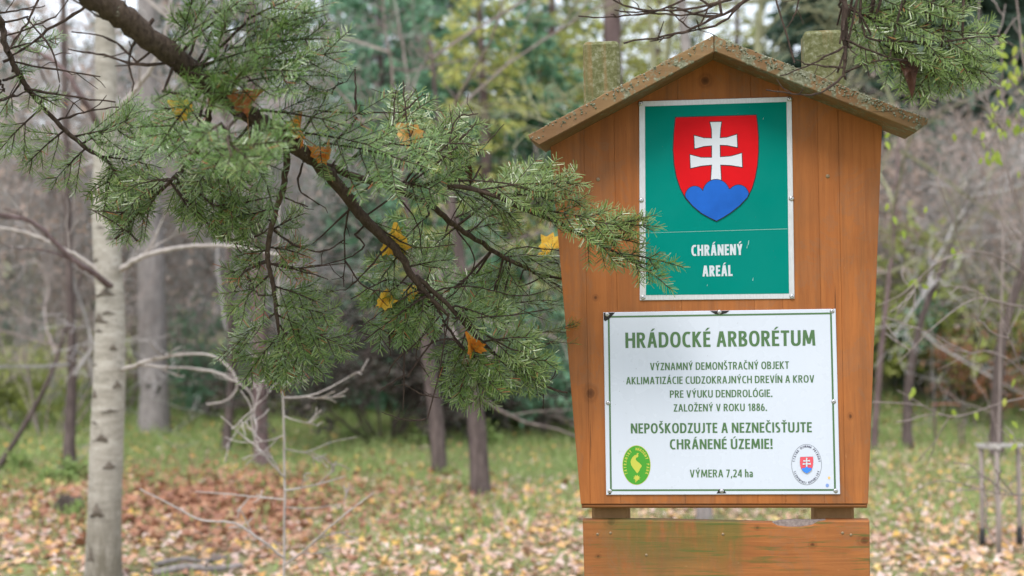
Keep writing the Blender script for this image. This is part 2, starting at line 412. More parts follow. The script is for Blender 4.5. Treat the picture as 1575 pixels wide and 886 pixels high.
for side, ridge, eave, m, nb in ((-1, (1098, 54), (812, 207), wl, 420), (1, (1098, 54), (1428, 183), wr, 1100)):
    o, r0, e0, d = roofboard(ridge, eave, 'roof_board', m)
    rr = random.Random(side + 40); lb = MB()
    for i in range(nb):
        t = rr.random() ** (.8 if side > 0 else 1.0); yy = RF + abs(rr.gauss(0, .022)) if rr.random() < .75 else RF - .001
        dn = 0 if yy > RF else rr.uniform(.0, .022) ** 1
        cx, cz = r0[0] + (e0[0] - r0[0]) * t, r0[1] + (e0[1] - r0[1]) * t - dn - .001
        s_ = rr.uniform(.0008, .0030); b = len(lb.v); q = Vector((cx, yy, cz))
        vs = [q + Vector(v) * s_ * rr.uniform(.7, 1.3) for v in ((1, 0, 0), (0, 1, 0), (-1, 0, 0), (0, -1, 0), (0, 0, 1), (0, 0, -1))]
        lb.add(vs, [(0, 1, 4), (1, 2, 4), (2, 3, 4), (3, 0, 4), (1, 0, 5), (2, 1, 5), (3, 2, 5), (0, 3, 5)])
    lo = lb.build('lichen', leafmat('lichen_crust', [(.08, .085, .05), (.22, .23, .17), (.14, .15, .09), (.34, .35, .29)], 0, .95, .1), o)
    lo['kind'] = 'stuff'
# posts behind the board, mossy tops standing above the roof
def postmat():
    m = NT('mossy_post'); iso = m.coord(); v = m.coord((1, 1, .06))
    n1 = m.noise(v, 60, 6, .6); n2 = m.noise(v, 34, 2); n3 = m.noise(iso, 70, 6, .75)
    sp = m.n('ShaderNodeSeparateXYZ'); m.l(iso, sp.inputs[0])
    c = m.mix(n1, (.20, .115, .05), (.30, .175, .08))
    mos = m.ramp(n3, [(.3, (.07, .075, .03)), (.5, (.13, .135, .06)), (.72, (.30, .31, .22))])
    hi = m.n('ShaderNodeMapRange'); m.l(sp.outputs[2], hi.inputs[0]); hi.inputs[1].default_value = 1.55; hi.inputs[2].default_value = 1.7
    k = m.math('MULTIPLY', m.ramp(n2, [(.54, 1.0), (.66, .45)]), hi.outputs[0])
    m.base(m.mix(k, c, mos)); m.rough(.9); m.p.inputs['Specular IOR Level'].default_value = .15; m.bump(n3, .5, .004); return m.mat
pm = postmat()
for (x0, x1, topy, xb0, xb1) in ((896, 952, 63, 910, 968), (1236, 1300, 46, 1252, 1314)):
    y0 = BT + .003; tz = S(x0, topy, y0)[1]; u0 = S(x0, topy, y0)[0]; u1 = S(x1, topy, y0)[0]; v0 = S(xb0, 790, y0)[0]; v1 = S(xb1, 790, y0)[0]
    zz = S(xb0, 790, y0)[1]; k0 = (u0 - v0) / (tz - zz); k1 = (u1 - v1) / (tz - zz)
    dep = .085; mb = MB(); lv = []; c = .007
    for z, ins in ((-.25, 0), (zz, 0), (tz - .010, 0), (tz - .002, .006), (tz, .016)):
        a, b = v0 + k0 * (z - zz) + ins, v1 + k1 * (z - zz) - ins
        lv.append([(a + c, y0 + ins), (b - c, y0 + ins), (b, y0 + c + ins), (b, y0 + dep - c - ins), (b - c, y0 + dep - ins), (a + c, y0 + dep - ins), (a, y0 + dep - c - ins), (a, y0 + c + ins)])
        for (x, y) in lv[-1]: mb.v.append(Vector((x, y, z)))
    for r_ in range(4):
        for i in range(8): mb.f.append((r_*8 + i, r_*8 + (i+1) % 8, (r_+1)*8 + (i+1) % 8, (r_+1)*8 + i)); mb.m.append(0)
    mb.f.append(tuple(32 + i for i in range(8))); mb.m.append(0)
    mb.build('post', pm, sign)
# lower plank
lx0, lz0 = S(896, 801); lx1, _ = S(1337, 800); lzb = S(900, 1020)[1]
lp = MB(); poly = [(lx0 + .004, lzb), (lx1 - .002, lzb), (lx1 + .001, lz0)]
chip = [(1291, 800.5), (1271, 801), (1258, 803), (1250, 808), (1232, 811), (1213, 811), (1196, 809), (1189, 805), (1183, 801)]
poly = [(lx0 + .004, lzb), (lx1 - .002, lzb), (lx1 + .001, lz0)]
poly += [S(px, py) for px, py in chip[1:-1]]
poly += [(S(1000, 801)[0], lz0 + .0005), (lx0, lz0)]
prism_xz(lp, poly, .002, .038, 0, .0025)
ks2 = [(S(px, py)[0], S(px, py)[1], r, 1.2) for px, py, r in ((940, 803, .007), (1330, 832, .007), (1165, 812, .003), (920, 856, .003), (1250, 838, .004))]
plank = lp.build('lower_plank', wood('stained_wood_plank', 'x', (.25, .086, .028), (.42, .16, .050), ks2,
        algae=(S(900, 800)[0], S(1152, 800)[0], S(1000, 930)[1], S(1000, 806)[1]), island=0, dirt=.45, seed=2), sign)
cp = MB()                            # torn grey wood left where the edge split off
pc = [S(px, py) for px, py in chip[1:-1]] + [S(1200, 802.5), S(1225, 801), S(1248, 802)]
prism_xz(cp, pc, .010, .030, 0); cp.build('split_edge', plain('torn_grey_wood', (.33, .27, .25), .9, .1, 0, .5, 160), plank)

# ---- lettering drawn stroke by stroke: condensed capitals, cap height 1
def sell(a, e=2.4):
    c, s_ = math.cos(a), math.sin(a)
    return (math.copysign(abs(c) ** (2 / e), c), math.copysign(abs(s_) ** (2 / e), s_))
def g_arc(cx, cy, rx, ry, a0, a1, t, n=14):      # part of a bowl, outer radii given
    o, i = [], []
    for k in range(n + 1):
        ux, uy = sell(R(a0 + (a1 - a0) * k / n)); o.append((cx + rx * ux, cy + ry * uy)); i.append((cx + (rx - t) * ux, cy + (ry - t * .86) * uy))
    return [[o[k], o[k+1], i[k+1], i[k]] for k in range(n)]
def g_v(x, y0, y1, t): return [[(x, y0), (x + t, y0), (x + t, y1), (x, y1)]]
def g_h(x0, x1, y, t): return [[(x0, y), (x1, y), (x1, y + t * .86), (x0, y + t * .86)]]
def g_d(x0, y0, x1, y1, t):                      # diagonal, centre line given, ends cut level
    h = t * .5 * math.hypot(x1 - x0, y1 - y0) / abs(y1 - y0) * .96
    return [[(x0 - h, y0), (x0 + h, y0), (x1 + h, y1), (x1 - h, y1)]]
def glyph(c, t):
    acc = {'Á': ('A', '/'), 'É': ('E', '/'), 'Í': ('I', '/'), 'Ó': ('O', '/'), 'Ú': ('U', '/'), 'Ý': ('Y', '/'), 'Š': ('S', 'v'), 'Č': ('C', 'v'), 'Ž': ('Z', 'v'), 'Ť': ('T', 'v')}
    if c in acc:
        w, g = glyph(acc[c][0], t); x = w / 2; q = t * .42
        if acc[c][1] == '/': g = g + [[(x - q - .03, 1.06), (x + q * .5 - .03, 1.06), (x + q + .12, 1.24), (x - q + .12, 1.24)]]
        else: g = g + [[(x - .17, 1.23), (x - .17 + q * 1.5, 1.23), (x, 1.13), (x, 1.05), (x - .05, 1.05)], [(x + .17, 1.23), (x + .17 - q * 1.5, 1.23), (x, 1.13), (x, 1.05), (x + .05, 1.05)]]
        return w, g
    h = t / 2
    if c == 'A': W = .62; return W, g_d(h, 0, W/2 - t * .14, 1, t) + g_d(W - h, 0, W/2 + t * .14, 1, t) + g_h(.15, W - .15, .25, t)
    if c == 'B': W = .54; return W, g_v(0, 0, 1, t) + g_h(0, W * .5, 0, t) + g_h(0, W * .5, 1 - t * .86, t) + g_h(0, W * .5, .5 - t * .3, t) + g_arc(W * .5, .27, W * .5, .27, -90, 90, t) + g_arc(W * .47, .755, W * .46, .245, -90, 90, t)
    if c == 'C': W = .53; return W, g_arc(.35, .5, .35, .51, 62, 298, t, 26)
    if c == 'D': W = .62; return W, g_v(0, 0, 1, t) + g_h(0, .25, 0, t) + g_h(0, .25, 1 - t * .86, t) + g_arc(.25, .5, W - .25, .5, -90, 90, t, 18)
    if c == 'E': W = .45; return W, g_v(0, 0, 1, t) + g_h(0, W, 0, t) + g_h(0, W, 1 - t * .86, t) + g_h(0, W * .92, .5 - t * .3, t)
    if c == 'G': W = .60; return W, g_arc(.35, .5, .35, .51, 58, 318, t, 26) + g_v(W - t, .08, .50, t) + g_h(W - .26, W, .42, t)
    if c == 'H': W = .62; return W, g_v(0, 0, 1, t) + g_v(W - t, 0, 1, t) + g_h(0, W, .52 - t * .3, t)
    if c == 'I': return t, g_v(0, 0, 1, t)
    if c == 'J': W = .34; return W, g_v(W - t, .25, 1, t) + g_arc(.06, .26, W - .06, .27, -100, 0, t)
    if c == 'K': W = .58; return W, g_v(0, 0, 1, t) + g_d(t * .7, .46, W - h * 1.2, 1, t) + g_d(t * 1.15, .54, W - h * 1.1, 0, t)
    if c == 'L': W = .44; return W, g_v(0, 0, 1, t) + g_h(0, W, 0, t)
    if c == 'M': W = .80; return W, g_d(h, 0, .05 + h, 1, t) + g_d(W - h, 0, W - .05 - h, 1, t) + g_d(W/2, .12, .07 + h, 1, t) + g_d(W/2, .12, W - .07 - h, 1, t)
    if c == 'N': W = .63; return W, g_v(0, 0, 1, t) + g_v(W - t, 0, 1, t) + g_d(W - h * 1.1, 0, h * 1.1, 1, t)
    if c == 'O': W = .66; return W, g_arc(.33, .5, .33, .51, 0, 360, t, 36)
    if c == 'P': W = .53; return W, g_v(0, 0, 1, t) + g_h(0, W * .5, 1 - t * .86, t) + g_h(0, W * .5, .40, t) + g_arc(W * .48, .70, W * .52, .30, -90, 90, t)
    if c == 'R': W = .56; return W, g_v(0, 0, 1, t) + g_h(0, W * .5, 1 - t * .86, t) + g_h(0, W * .5, .44, t) + g_arc(W * .46, .72, W * .48, .28, -90, 90, t) + g_d(W * .48, .48, W - h, 0, t)
    if c == 'S': W = .48; return W, g_arc(.245, .735, .235, .27, 52, 238, t, 18) + g_arc(.235, .265, .235, .27, -128, 58, t, 18) + g_d(.33, .36, .15, .64, t)
    if c == 'T': W = .52; return W, g_v(W/2 - h, 0, 1, t) + g_h(0, W, 1 - t * .86, t)
    if c == 'U': W = .60; return W, g_v(0, .3, 1, t) + g_v(W - t, .3, 1, t) + g_arc(W/2, .31, W/2, .32, 180, 360, t, 18)
    if c == 'V': W = .60; return W, g_d(W/2 - t * .1, 0, h, 1, t) + g_d(W/2 + t * .1, 0, W - h, 1, t)
    if c == 'Y': W = .57; return W, g_v(W/2 - h, 0, .45, t) + g_d(W/2, .38, h, 1, t) + g_d(W/2, .38, W - h, 1, t)
    if c == 'Z': W = .50; return W, g_h(0, W, 0, t) + g_h(.02, W, 1 - t * .86, t) + g_d(t * .62, t * .5, W - t * .62, 1 - t * .5, t)
    if c == '1': W = .40; return W, g_v(.2, 0, 1, t) + [[(.03, .80), (.2, .99), (.2, .99 - t * 1.2), (.07, .80 - t * .6)]]
    if c == '2': W = .46; return W, g_arc(.22, .73, .23, .28, -20, 160, t, 16) + g_d(t * .6, t * .5, .385, .66, t) + g_h(0, W, 0, t)
    if c == '4': W = .52; return W, g_v(.32, 0, 1, t) + g_h(0, W, .22, t) + g_d(t * .5, .26, .34, 1, t * .9)
    if c == '6': W = .48; return W, g_arc(.24, .31, .24, .32, 0, 360, t, 26) + g_arc(.40, .33, .40, .68, 100, 186, t, 12)
    if c == '7': W = .46; return W, g_h(0, W, 1 - t * .86, t) + g_d(.14, 0, W - t * .55, .95, t)
    if c == '8': W = .49; return W, g_arc(.245, .27, .245, .28, 0, 360, t, 24) + g_arc(.245, .755, .215, .255, 0, 360, t, 24)
    if c == '.': return t * 1.1, [[(0, -.01), (t * 1.1, -.01), (t * 1.1, t * 1.05), (0, t * 1.05)]]
    if c == ',': return t * 1.1, [[(0, -.16), (t * .6, -.16), (t * 1.2, t), (t * .1, t)]]
    if c == '!': return t * 1.1, [[(0, -.01), (t * 1.1, -.01), (t * 1.1, t), (0, t)], [(t * .15, .3), (t * .95, .3), (t * 1.1, 1), (0, 1)]]
    if c == 'h': W = .44; return W, g_v(0, 0, 1.04, t) + g_v(W - t, 0, .45, t) + g_arc(W/2, .44, W/2, .29, 0, 180, t)
    if c == 'a': W = .42; return W, g_v(W - t, 0, .5, t) + g_arc(W/2 - .01, .47, W/2 + .01, .26, 0, 150, t) + g_arc(.2, .2, .2, .215, 20, 360, t, 20)
    return .22, []
def text_geo(s, t=.17):
    x = 0; vs, fs = [], []
    for c in s:
        w_, polys = glyph(c, t)
        for p in polys:
            b = len(vs); vs.extend((x + q[0], q[1]) for q in p); fs.append(tuple(range(b, b + len(p))))
        x += w_ + (.10 if c != ' ' else .05)
    return vs, fs
def lay(mb, pts, fs, y, mi):         # every stroke a hair proud of the one before, all facing the viewer
    k = 0
    for f in fs:
        p = [pts[i] for i in f]; n = len(p); a = sum(p[i][0]*p[(i+1) % n][1] - p[(i+1) % n][0]*p[i][1] for i in range(n))
        if a < 0: p.reverse()
        mb.add([Vector((u, y - k * 1.2e-5, v)) for u, v in p], [tuple(range(n))], mi); k = (k + 1) % 9
def flat(mb, pts, y, mi):            # a flat outline facing the viewer
    n = len(pts); a = sum(pts[i][0]*pts[(i+1) % n][1] - pts[(i+1) % n][0]*pts[i][1] for i in range(n))
    if a < 0: pts = list(reversed(pts))
    mb.add([Vector((x, y, z)) for x, z in pts], [tuple(range(n))], mi)
def put_text(mb, s, x0, x1, yb, cap, y, mi, t=.17):
    v, f = text_geo(s, t); a, b = min(p[0] for p in v), max(p[0] for p in v)
    U0, V0 = S(x0, yb); U1, _ = S(x1, yb); _, V1 = S((x0 + x1) / 2, yb - cap); _, V0 = S((x0 + x1) / 2, yb)
    lay(mb, [(U0 + (px - a) * (U1 - U0) / (b - a), V0 + py * (V1 - V0)) for px, py in v], f, y, mi)
def arc_text(mb, s, cx, cy, rx, ry, a0, a1, cap, y, mi, inward=False, t=.17, wk=.9):
    """letters set round an oval; angles from the top, clockwise"""
    n = len(s)
    for i, ch in enumerate(s):
        if ch == ' ': continue
        a = R(a0 + (a1 - a0) * i / (n - 1)); px, py = cx + rx * math.sin(a), cy - ry * math.cos(a)
        tx, ty = rx * math.cos(a), ry * math.sin(a); L = math.hypot(tx, ty); tx, ty = tx / L, ty / L
        if inward: tx, ty = -tx, -ty
        v, f = text_geo(ch, t); m_ = (min(p[0] for p in v) + max(p[0] for p in v)) / 2
        pts = []
        for (qx, qy) in v:
            ex, ey = (qx - m_) * cap * wk, (qy - .5) * cap
            pts.append(S(px + tx * ex + ty * ey, py + ty * ex - tx * ey))
        lay(mb, pts, f, y, mi)
def oval(cx, cy, rx, ry, n=48): return [S(cx + rx * math.sin(6.28319 * i / n), cy - ry * math.cos(6.28319 * i / n)) for i in range(n)]
def dome(mb, px, py, r, y, mi=0, h=.5, n=12):
    u, v = S(px, py); b = len(mb.v); rings = ((1, 0), (.92, .45), (.6, .85), (.22, 1.0))
    for (k, hh) in rings:
        for i in range(n): t = 6.28319 * i / n; mb.v.append(Vector((u + r * k * math.cos(t), y - r * h * hh, v + r * k * math.sin(t))))
    for q in range(3):
        for i in range(n): mb.f.append((b + q*n + i, b + q*n + (i+1) % n, b + (q+1)*n + (i+1) % n, b + (q+1)*n + i)); mb.m.append(mi)
    b2 = len(mb.v); mb.v.append(Vector((u, y - r * h * .6, v)))
    for i in range(n): mb.f.append((b + 3*n + i, b + 3*n + (i+1) % n, b2)); mb.m.append(mi + 1)
zinc = plain('screw_metal', (.55, .55, .56), .35, .5, .9, .2, 300); zdark = plain('screw_recess', (.04, .04, .04), .6)
brass = plain('wood_screw', (.28, .2, .12), .5, .4, .6)
def enamel(name, c, c2, rough=.28, spots=True, streak=.05):
    m = NT(name); n = m.noise(m.coord(), 3.5, 4); c_ = m.mix(m.ramp(n, [(.35, 0.0), (.7, 1.0)]), c, c2)
    st_ = m.noise(m.coord((60, 60, 2.2)), 1, 5, .65); c_ = m.mix(m.ramp(st_, [(.55, 0.0), (.8, streak)]), c_, (.30, .29, .25)); rn = m.ramp(m.noise(m.coord(), 9, 4), [(.3, rough * .8), (.7, min(1, rough * 1.7))]); m.rough(rn)
    if spots: c_ = m.mix(m.ramp(m.noise(m.coord(), 220, 2, .5), [(.765, 0.0), (.79, .6)]), c_, (.25, .22, .2))
    m.base(c_); m.p.inputs['Specular IOR Level'].default_value = .4; return m.mat
E_CROSS = [(335, 148), (378, 147), (374, 175), (372, 210), (400, 208), (438, 196), (440, 245), (400, 237), (372, 236), (373, 284), (415, 281), (457, 269), (459, 322), (415, 315), (374, 313), (377, 372), (338, 372), (342, 313), (300, 317), (259, 326), (257, 275), (300, 286), (342, 286), (342, 238), (310, 241), (275, 250), (273, 200), (310, 210), (342, 211), (341, 175)]
E_SHIELD = [(201, 130), (300, 127), (410, 124), (513, 121), (518, 160), (521, 205), (521, 265), (517, 315), (508, 365), (496, 405), (478, 440), (450, 470), (415, 498), (385, 517), (359, 531), (330, 517), (300, 500), (268, 473), (240, 443), (220, 405), (205, 360), (196, 310), (192, 255), (195, 190)]
def arc(cx, cy, rx, ry, a0, a1, n=10): return [(cx + rx * math.cos(R(a0 + (a1 - a0) * i / n)), cy - ry * math.sin(R(a0 + (a1 - a0) * i / n))) for i in range(n + 1)]
E_HILL = [(240, 440)] + arc(275, 440, 38, 43, 165, 32, 8) + arc(358, 425, 52, 54, 160, 18, 10) + arc(445, 435, 40, 43, 140, 12, 8) + [(478, 440), (450, 470), (415, 498), (385, 517), (359, 531), (330, 517), (300, 500), (268, 473)]
def emblem(fmap, y, parent, ow, mats, name):
    mb = MB(); q = lambda pts: [fmap(*p) for p in pts]; st = .0005
    sh, hl, cr = q(E_SHIELD), q(E_HILL), q(E_CROSS)
    flat(mb, offset_poly(sh, ow), y - st, 0); flat(mb, sh, y - 2*st, 1)
    flat(mb, offset_poly(cr, ow * .8), y - 3*st, 0); flat(mb, cr, y - 4*st, 2)
    flat(mb, offset_poly(hl, ow * .7), y - 5*st, 0); flat(mb, hl, y - 6*st, 3)
    return mb.build(name, mats, parent)
black = plain('emblem_black', (.012, .014, .02), .35); red = plain('emblem_red', srgb(204, 20, 28), .6, .08, 0, .08, 20)
ewhite = plain('emblem_white', (.57, .60, .65), .3); eblue = plain('emblem_blue', srgb(34, 98, 192), .6, .1, 0, .25, 14)
# ---- green metal sign
GT = -.0035
def quad_uv(*px): return [S(*p) for p in px]
gq = quad_uv((984, 462), (1222, 459.5), (1217.5, 149), (983, 156))
gs = MB(); prism_xz(gs, gq, GT, -.0005, 0, .0008)
inner = quad_uv((993.5, 454), (1213.5, 451.5), (1209.5, 157), (992, 164))
flat(gs, inner, GT - .0005, 1)
sa, sb = S(996, 358.6), S(1211, 352.4); flat(gs, [sa, sb, (sb[0], sb[1] + .0009), (sa[0], sa[1] + .0007)], GT - .0009, 2)
rr = random.Random(9)
for (px, py, l) in ((1150, 377, 7), (1148, 382, 5), (1087, 440, 3), (1157, 432, 5), (1173, 184, 3)):
    u, v = S(px, py); flat(gs, [(u, v), (u + .0018, v + .0003), (u + .0035 * l / 7, v + l / 650), (u + .002, v + l / 640)], GT - .0009, 2)
put_text(gs, 'CHRÁNENÝ', 1063.5, 1142, 393, 16.8, GT - .0012, 3, .215)
put_text(gs, 'AREÁL', 1080.5, 1126.7, 425, 16.8, GT - .0012, 3, .215)
alu = NT('brushed_aluminium'); _n = alu.noise(alu.coord((1, 1, .2)), 260, 4); alu.base(alu.mix(_n, (.42, .43, .44), (.66, .67, .69))); alu.rough(.45); alu.p.inputs['Metallic'].default_value = .35
gpaint = enamel('green_paint', (.0, .19, .155), (.0, .205, .167), .6, True, .0); gpaint.node_tree.nodes['Principled BSDF'].inputs['Specular IOR Level'].default_value = .06
gscratch = plain('scratch', (.28, .48, .44), .5); twhite = plain('white_letters', (.53, .58, .62), .4)
gsign = gs.build('green_sign', [alu.mat, gpaint, gscratch, twhite], sign)
emblem(lambda x, y: S(960 + x / 2.532, 130 + y / 2.532), GT - .0006, gsign, .0022, [black, red, ewhite, eblue], 'shield_emblem')
for px, py in ((985.5, 159.5), (1214.5, 152.5), (1217, 305.5), (986.5, 308), (989, 457.5), (1218, 456)):
    mb = MB(); dome(mb, px, py, .0062, GT); mb.build('screw', [zinc, zdark], gsign, True)
# ---- white enamel sign
WT = -.0045
wq = quad_uv((932.5, 761), (1292, 760), (1285, 475), (928, 480.5))
ws = MB(); prism_xz(ws, wq, WT, -.0005, 0, .0012)
GRN = 1
def ring(mb, outer, t, y, mi):
    inn = offset_poly(outer, -t); n = len(outer)
    b = len(mb.v); mb.v.extend(Vector((u, y, v)) for u, v in outer + inn)
    for i in range(n): j = (i + 1) % n; mb.f.append((b + i, b + j, b + n + j, b + n + i)); mb.m.append(mi)
bq = quad_uv((938.5, 755), (1285.5, 754.5), (1279, 480.5), (935, 486))
def rounded(q, r):
    out = []
    for i in range(4):
        p0, p1, p2 = (Vector(q[(i + k) % 4]) for k in (-1, 0, 1)); e1, e2 = (p0 - p1).normalized(), (p2 - p1).normalized()
        for k in range(5): 
            t = k / 4; a = p1 + e1 * r; b = p1 + e2 * r; m_ = (1-t)**2 * a + 2*t*(1-t)*p1 + t*t*b; out.append((m_.x, m_.y))
    return out
ring(ws, rounded(bq, .006), .0042, WT - .0004, GRN)
C3 = lambda x, y: (900 + x / 2.769, 460 + y / 2.769)
for s_, x0, x1, yb, cap, off in (
        ('HRÁDOCKÉ ARBORÉTUM', 172, 980, 203, 66, .185), ('VÝZNAMNÝ DEMONŠTRAČNÝ OBJEKT', 277, 868, 300, 32, .165),
        ('AKLIMATIZÁCIE CUDZOKRAJNÝCH DREVÍN A KROV', 175, 975, 359, 31.5, .165), ('PRE VÝUKU DENDROLÓGIE.', 361, 797, 418, 31.5, .165),
        ('ZALOŽENÝ V ROKU 1886.', 377, 774, 477, 31.5, .165), ('NEPOŠKODZUJTE A NEZNEČISŤUJTE', 195, 965, 569, 43, .18),
        ('CHRÁNENÉ ÚZEMIE!', 361, 798, 638, 43, .18), ('VÝMERA 7,24 ha', 446, 714, 758, 33, .16)):
    put_text(ws, s_, *(C3(x, 0)[0] for x in (x0, x1)), C3(0, yb)[1], cap / 2.769, WT - .0005, GRN, off)
# park badge: green oval, yellow rim, letters, animal figure and plant
flat(ws, oval(979.1, 715, 21.7, 30.4), WT - .0004, 2); flat(ws, oval(979.1, 715, 20.9, 29.6), WT - .0008, 3)
arc_text(ws, 'TATRANSKÝ  NÁRODNÝ PARK', 979.1, 716, 17.6, 25.8, -117, 117, 4.3, WT - .0012, 2, t=.2, wk=1.1)
C4 = lambda x, y: S(930 + x / 8.05, 660 + y / 8.05)
flat(ws, [C4(*p) for p in ((372, 320), (400, 312), (396, 300), (412, 292), (424, 300), (412, 312), (420, 330), (405, 348), (388, 350), (386, 375), (398, 392), (430, 415), (458, 445), (458, 462), (440, 485), (428, 515), (404, 546), (385, 520), (350, 475), (330, 440), (322, 405), (328, 375), (345, 345))], WT - .0012, 2)
pts = []
for i in range(18): 
    r_ = 48 if i % 2 == 0 else 27; t = 6.283 * i / 18; pts.append(C4(399 + r_ * math.cos(t), 600 + r_ * .85 * math.sin(t)))
flat(ws, pts, WT - .0012, 2); flat(ws, [C4(392, 620), C4(404, 620), C4(390, 655), C4(376, 655)], WT - .0015, 2)
# state nature conservancy badge
flat(ws, oval(1240.3, 714.2, 23.2, 31.4), WT - .0004, 4); flat(ws, oval(1240.3, 714.2, 22.6, 30.8), WT - .0008, 0)
arc_text(ws, 'ŠTÁTNA OCHRANA PRÍRODY', 1240.3, 714.2, 20.0, 28.0, -79, 79, 3.4, WT - .0012, 5, t=.2, wk=1.15)
arc_text(ws, 'SLOVENSKEJ REPUBLIKY', 1240.3, 714.2, 20.0, 28.0, 247, 113, 3.4, WT - .0012, 5, True, t=.2, wk=1.15)
C5 = lambda x, y: S(1190 + x / 8.06, 660 + y / 8.06)
flat(ws, oval(1274.9, 734.5, 1.9, 2.2, 14), WT - .0006, 6); flat(ws, oval(1272.1, 746.2, 2.6, 2.9, 14), WT - .0006, 7)
chipm = plain('bare_enamel_chip', (.02, .018, .017), .8)
for pts in (((928.6, 481), (946, 480.6), (943, 484), (938, 490), (931, 494), (928.8, 492)), ((1092, 478.3), (1122, 477.8), (1117, 481.5), (1108, 484), (1100, 483)), ((1102, 758.5), (1117, 758.2), (1113, 752), (1106, 752)), ((935.8, 759.8), (940, 759.6), (938.5, 756)), ):
    flat(ws, [S(*p) for p in pts], WT - .0009, 8)
for k in range(26):
    a, b = rr.uniform(945, 1275), rr.uniform(492, 750); s_ = rr.uniform(.2, .5); flat(ws, oval(a, b, s_, s_ * rr.uniform(1, 2.5), 6), WT - .0007, 9)
wsign = ws.build('white_sign', [enamel('white_enamel', (.56, .60, .685), (.55, .59, .675), .22), enamel('sign_green', srgb(70, 104, 66), srgb(78, 112, 70), .35, False),
    plain('badge_yellow', srgb(186, 186, 76), .4), plain('badge_green', srgb(70, 148, 48), .4), plain('badge_line', (.10, .11, .14), .4), plain('badge_letters', (.09, .09, .13), .4),
    plain('dot_orange', (.75, .48, .18), .4), plain('dot_blue', (.2, .3, .6), .4), chipm, plain('speck', (.3, .3, .33), .6)], sign)
emblem(lambda x, y: C5(405 + (x - 357) * .497, 440 + (y - 326) * .497), WT - .0010, wsign, .0002, [black, plain('badge_red', srgb(214, 84, 96), .4), ewhite, plain('badge_blue', srgb(62, 130, 235), .4)], 'shield_emblem')
for px, py in ((934, 483.5), (1106.5, 480), (1279.5, 478.5), (935.5, 619.5), (1282, 617.5), (938, 755), (1110, 755), (1285, 754.5)):
    mb = MB(); dome(mb, px, py, .0056, WT); mb.build('screw', [zinc, zdark], wsign, True)
for px, py in ((920, 276), (1273, 271)):
    mb = MB(); dome(mb, px, py, .005, 0); mb.build('screw', [brass, zdark], board, True)
for px, py in ((919, 822), (939, 820), (1112, 822), (1296, 820), (1309, 823), (994, 854)):
    mb = MB(); dome(mb, px, py, .0036, .002); mb.build('screw', [brass, zdark], plank, True)

# ------------------------------------------------------------------ the wood behind
bark_grey = barkmat('grey_bark', (.19, .17, .165), (.31, .28, .27), 26, .22, .8)
bark_dark = barkmat('dark_bark', (.075, .058, .055), (.16, .125, .115), 30, .22, .9)
bark_plum = barkmat('plum_bark', (.11, .075, .075), (.21, .155, .15), 28, .25, .8)
bark_pale = barkmat('pale_twig_bark', (.32, .28, .26), (.47, .43, .40), 40, .3, .3)
twig_grey = barkmat('grey_twig', (.31, .29, .285), (.46, .44, .43), 12, .5, .2)
twig_brown = barkmat('brown_twig', (.20, .16, .145), (.32, .27, .25), 12, .5, .2)
twig_olive = barkmat('olive_twig', (.20, .20, .12), (.33, .33, .20), 12, .5, .2)
dry_pink = leafmat('dry_leaf_pinkish', [(.50, .38, .33), (.40, .28, .23), (.58, .48, .42), (.33, .23, .18), (.50, .37, .29)], .3, .6)
dry_rust = leafmat('dry_leaf_rust', [(.30, .13, .07), (.38, .18, .09), (.24, .09, .05), (.42, .24, .12)], .25, .6)
fol_teal = leafmat('foliage_teal', [(.11, .25, .14), (.16, .32, .20), (.09, .20, .12), (.22, .38, .24), (.14, .28, .13)], .25, .5)
fol_dark = leafmat('foliage_dark', [(.07, .12, .08), (.10, .16, .11), (.055, .10, .07), (.13, .19, .14)], .2, .5)
fol_gold = leafmat('foliage_gold', [(.40, .42, .10), (.52, .50, .14), (.34, .38, .10), (.56, .54, .20), (.24, .34, .11)], .35, .5)
fol_olive = leafmat('foliage_olive', [(.33, .40, .09), (.42, .46, .14), (.27, .34, .08), (.46, .46, .18)], .3, .5)
fol_lime = leafmat('foliage_lime', [(.30, .40, .06), (.38, .46, .09), (.25, .34, .05), (.44, .44, .10)], .45, .45)
fol_green = leafmat('foliage_green', [(.22, .33, .09), (.29, .39, .12), (.18, .29, .08), (.35, .40, .15)], .25, .5)

def rdir(rng, zb=0): return Vector((rng.gauss(0, 1), rng.gauss(0, 1), rng.gauss(zb, 1))).normalized()
def grow(W, Lf, p, d, ln, r, lev, rng, droop=.0, leaf=None, up=.15, kids=(3, 5), wander=.18, minr=.0028):
    """a limb that wanders, tapers and forks"""
    n = 5 if lev > 1 else 4; pts = [p]; q = p
    for i in range(n):
        d = (d + rdir(rng) * wander + Vector((0, 0, up * .3 - droop * i / n))).normalized(); q = q + d * ln / n; pts.append(q)
    W.tube(pts, [max(minr, r * (1 - .6 * i / n)) for i in range(n + 1)], 6 if r > .02 else 4 if r > .006 else 3, 0, False)
    if lev <= 0:
        if leaf and Lf is not None:
            for k in range(leaf[0]):
                t = rng.random(); i = min(int(t * n), n - 1); a = pts[i].lerp(pts[i+1], t * n - i)
                Lf.leaf(a, (rdir(rng, -.4)), rdir(rng), leaf[1] * rng.uniform(.6, 1.2), leaf[1] * .55, 0, .15)
        return
    for k in range(rng.randint(*kids)):
        t = rng.uniform(.25, 1); i = min(int(t * n), n - 1); a = pts[i].lerp(pts[i+1], t * n - i)
        dd = (pts[i+1] - pts[i]).normalized(); o = rdir(rng, .15); o = (o - dd * o.dot(dd)).normalized()
        ang = rng.uniform(.4, .95)
        grow(W, Lf, a, (dd * math.cos(ang) + o * math.sin(ang)).normalized(), ln * rng.uniform(.4, .65), r * .5 * (1 - .4 * t), lev - 1, rng, droop, leaf, up, kids, wander, minr)

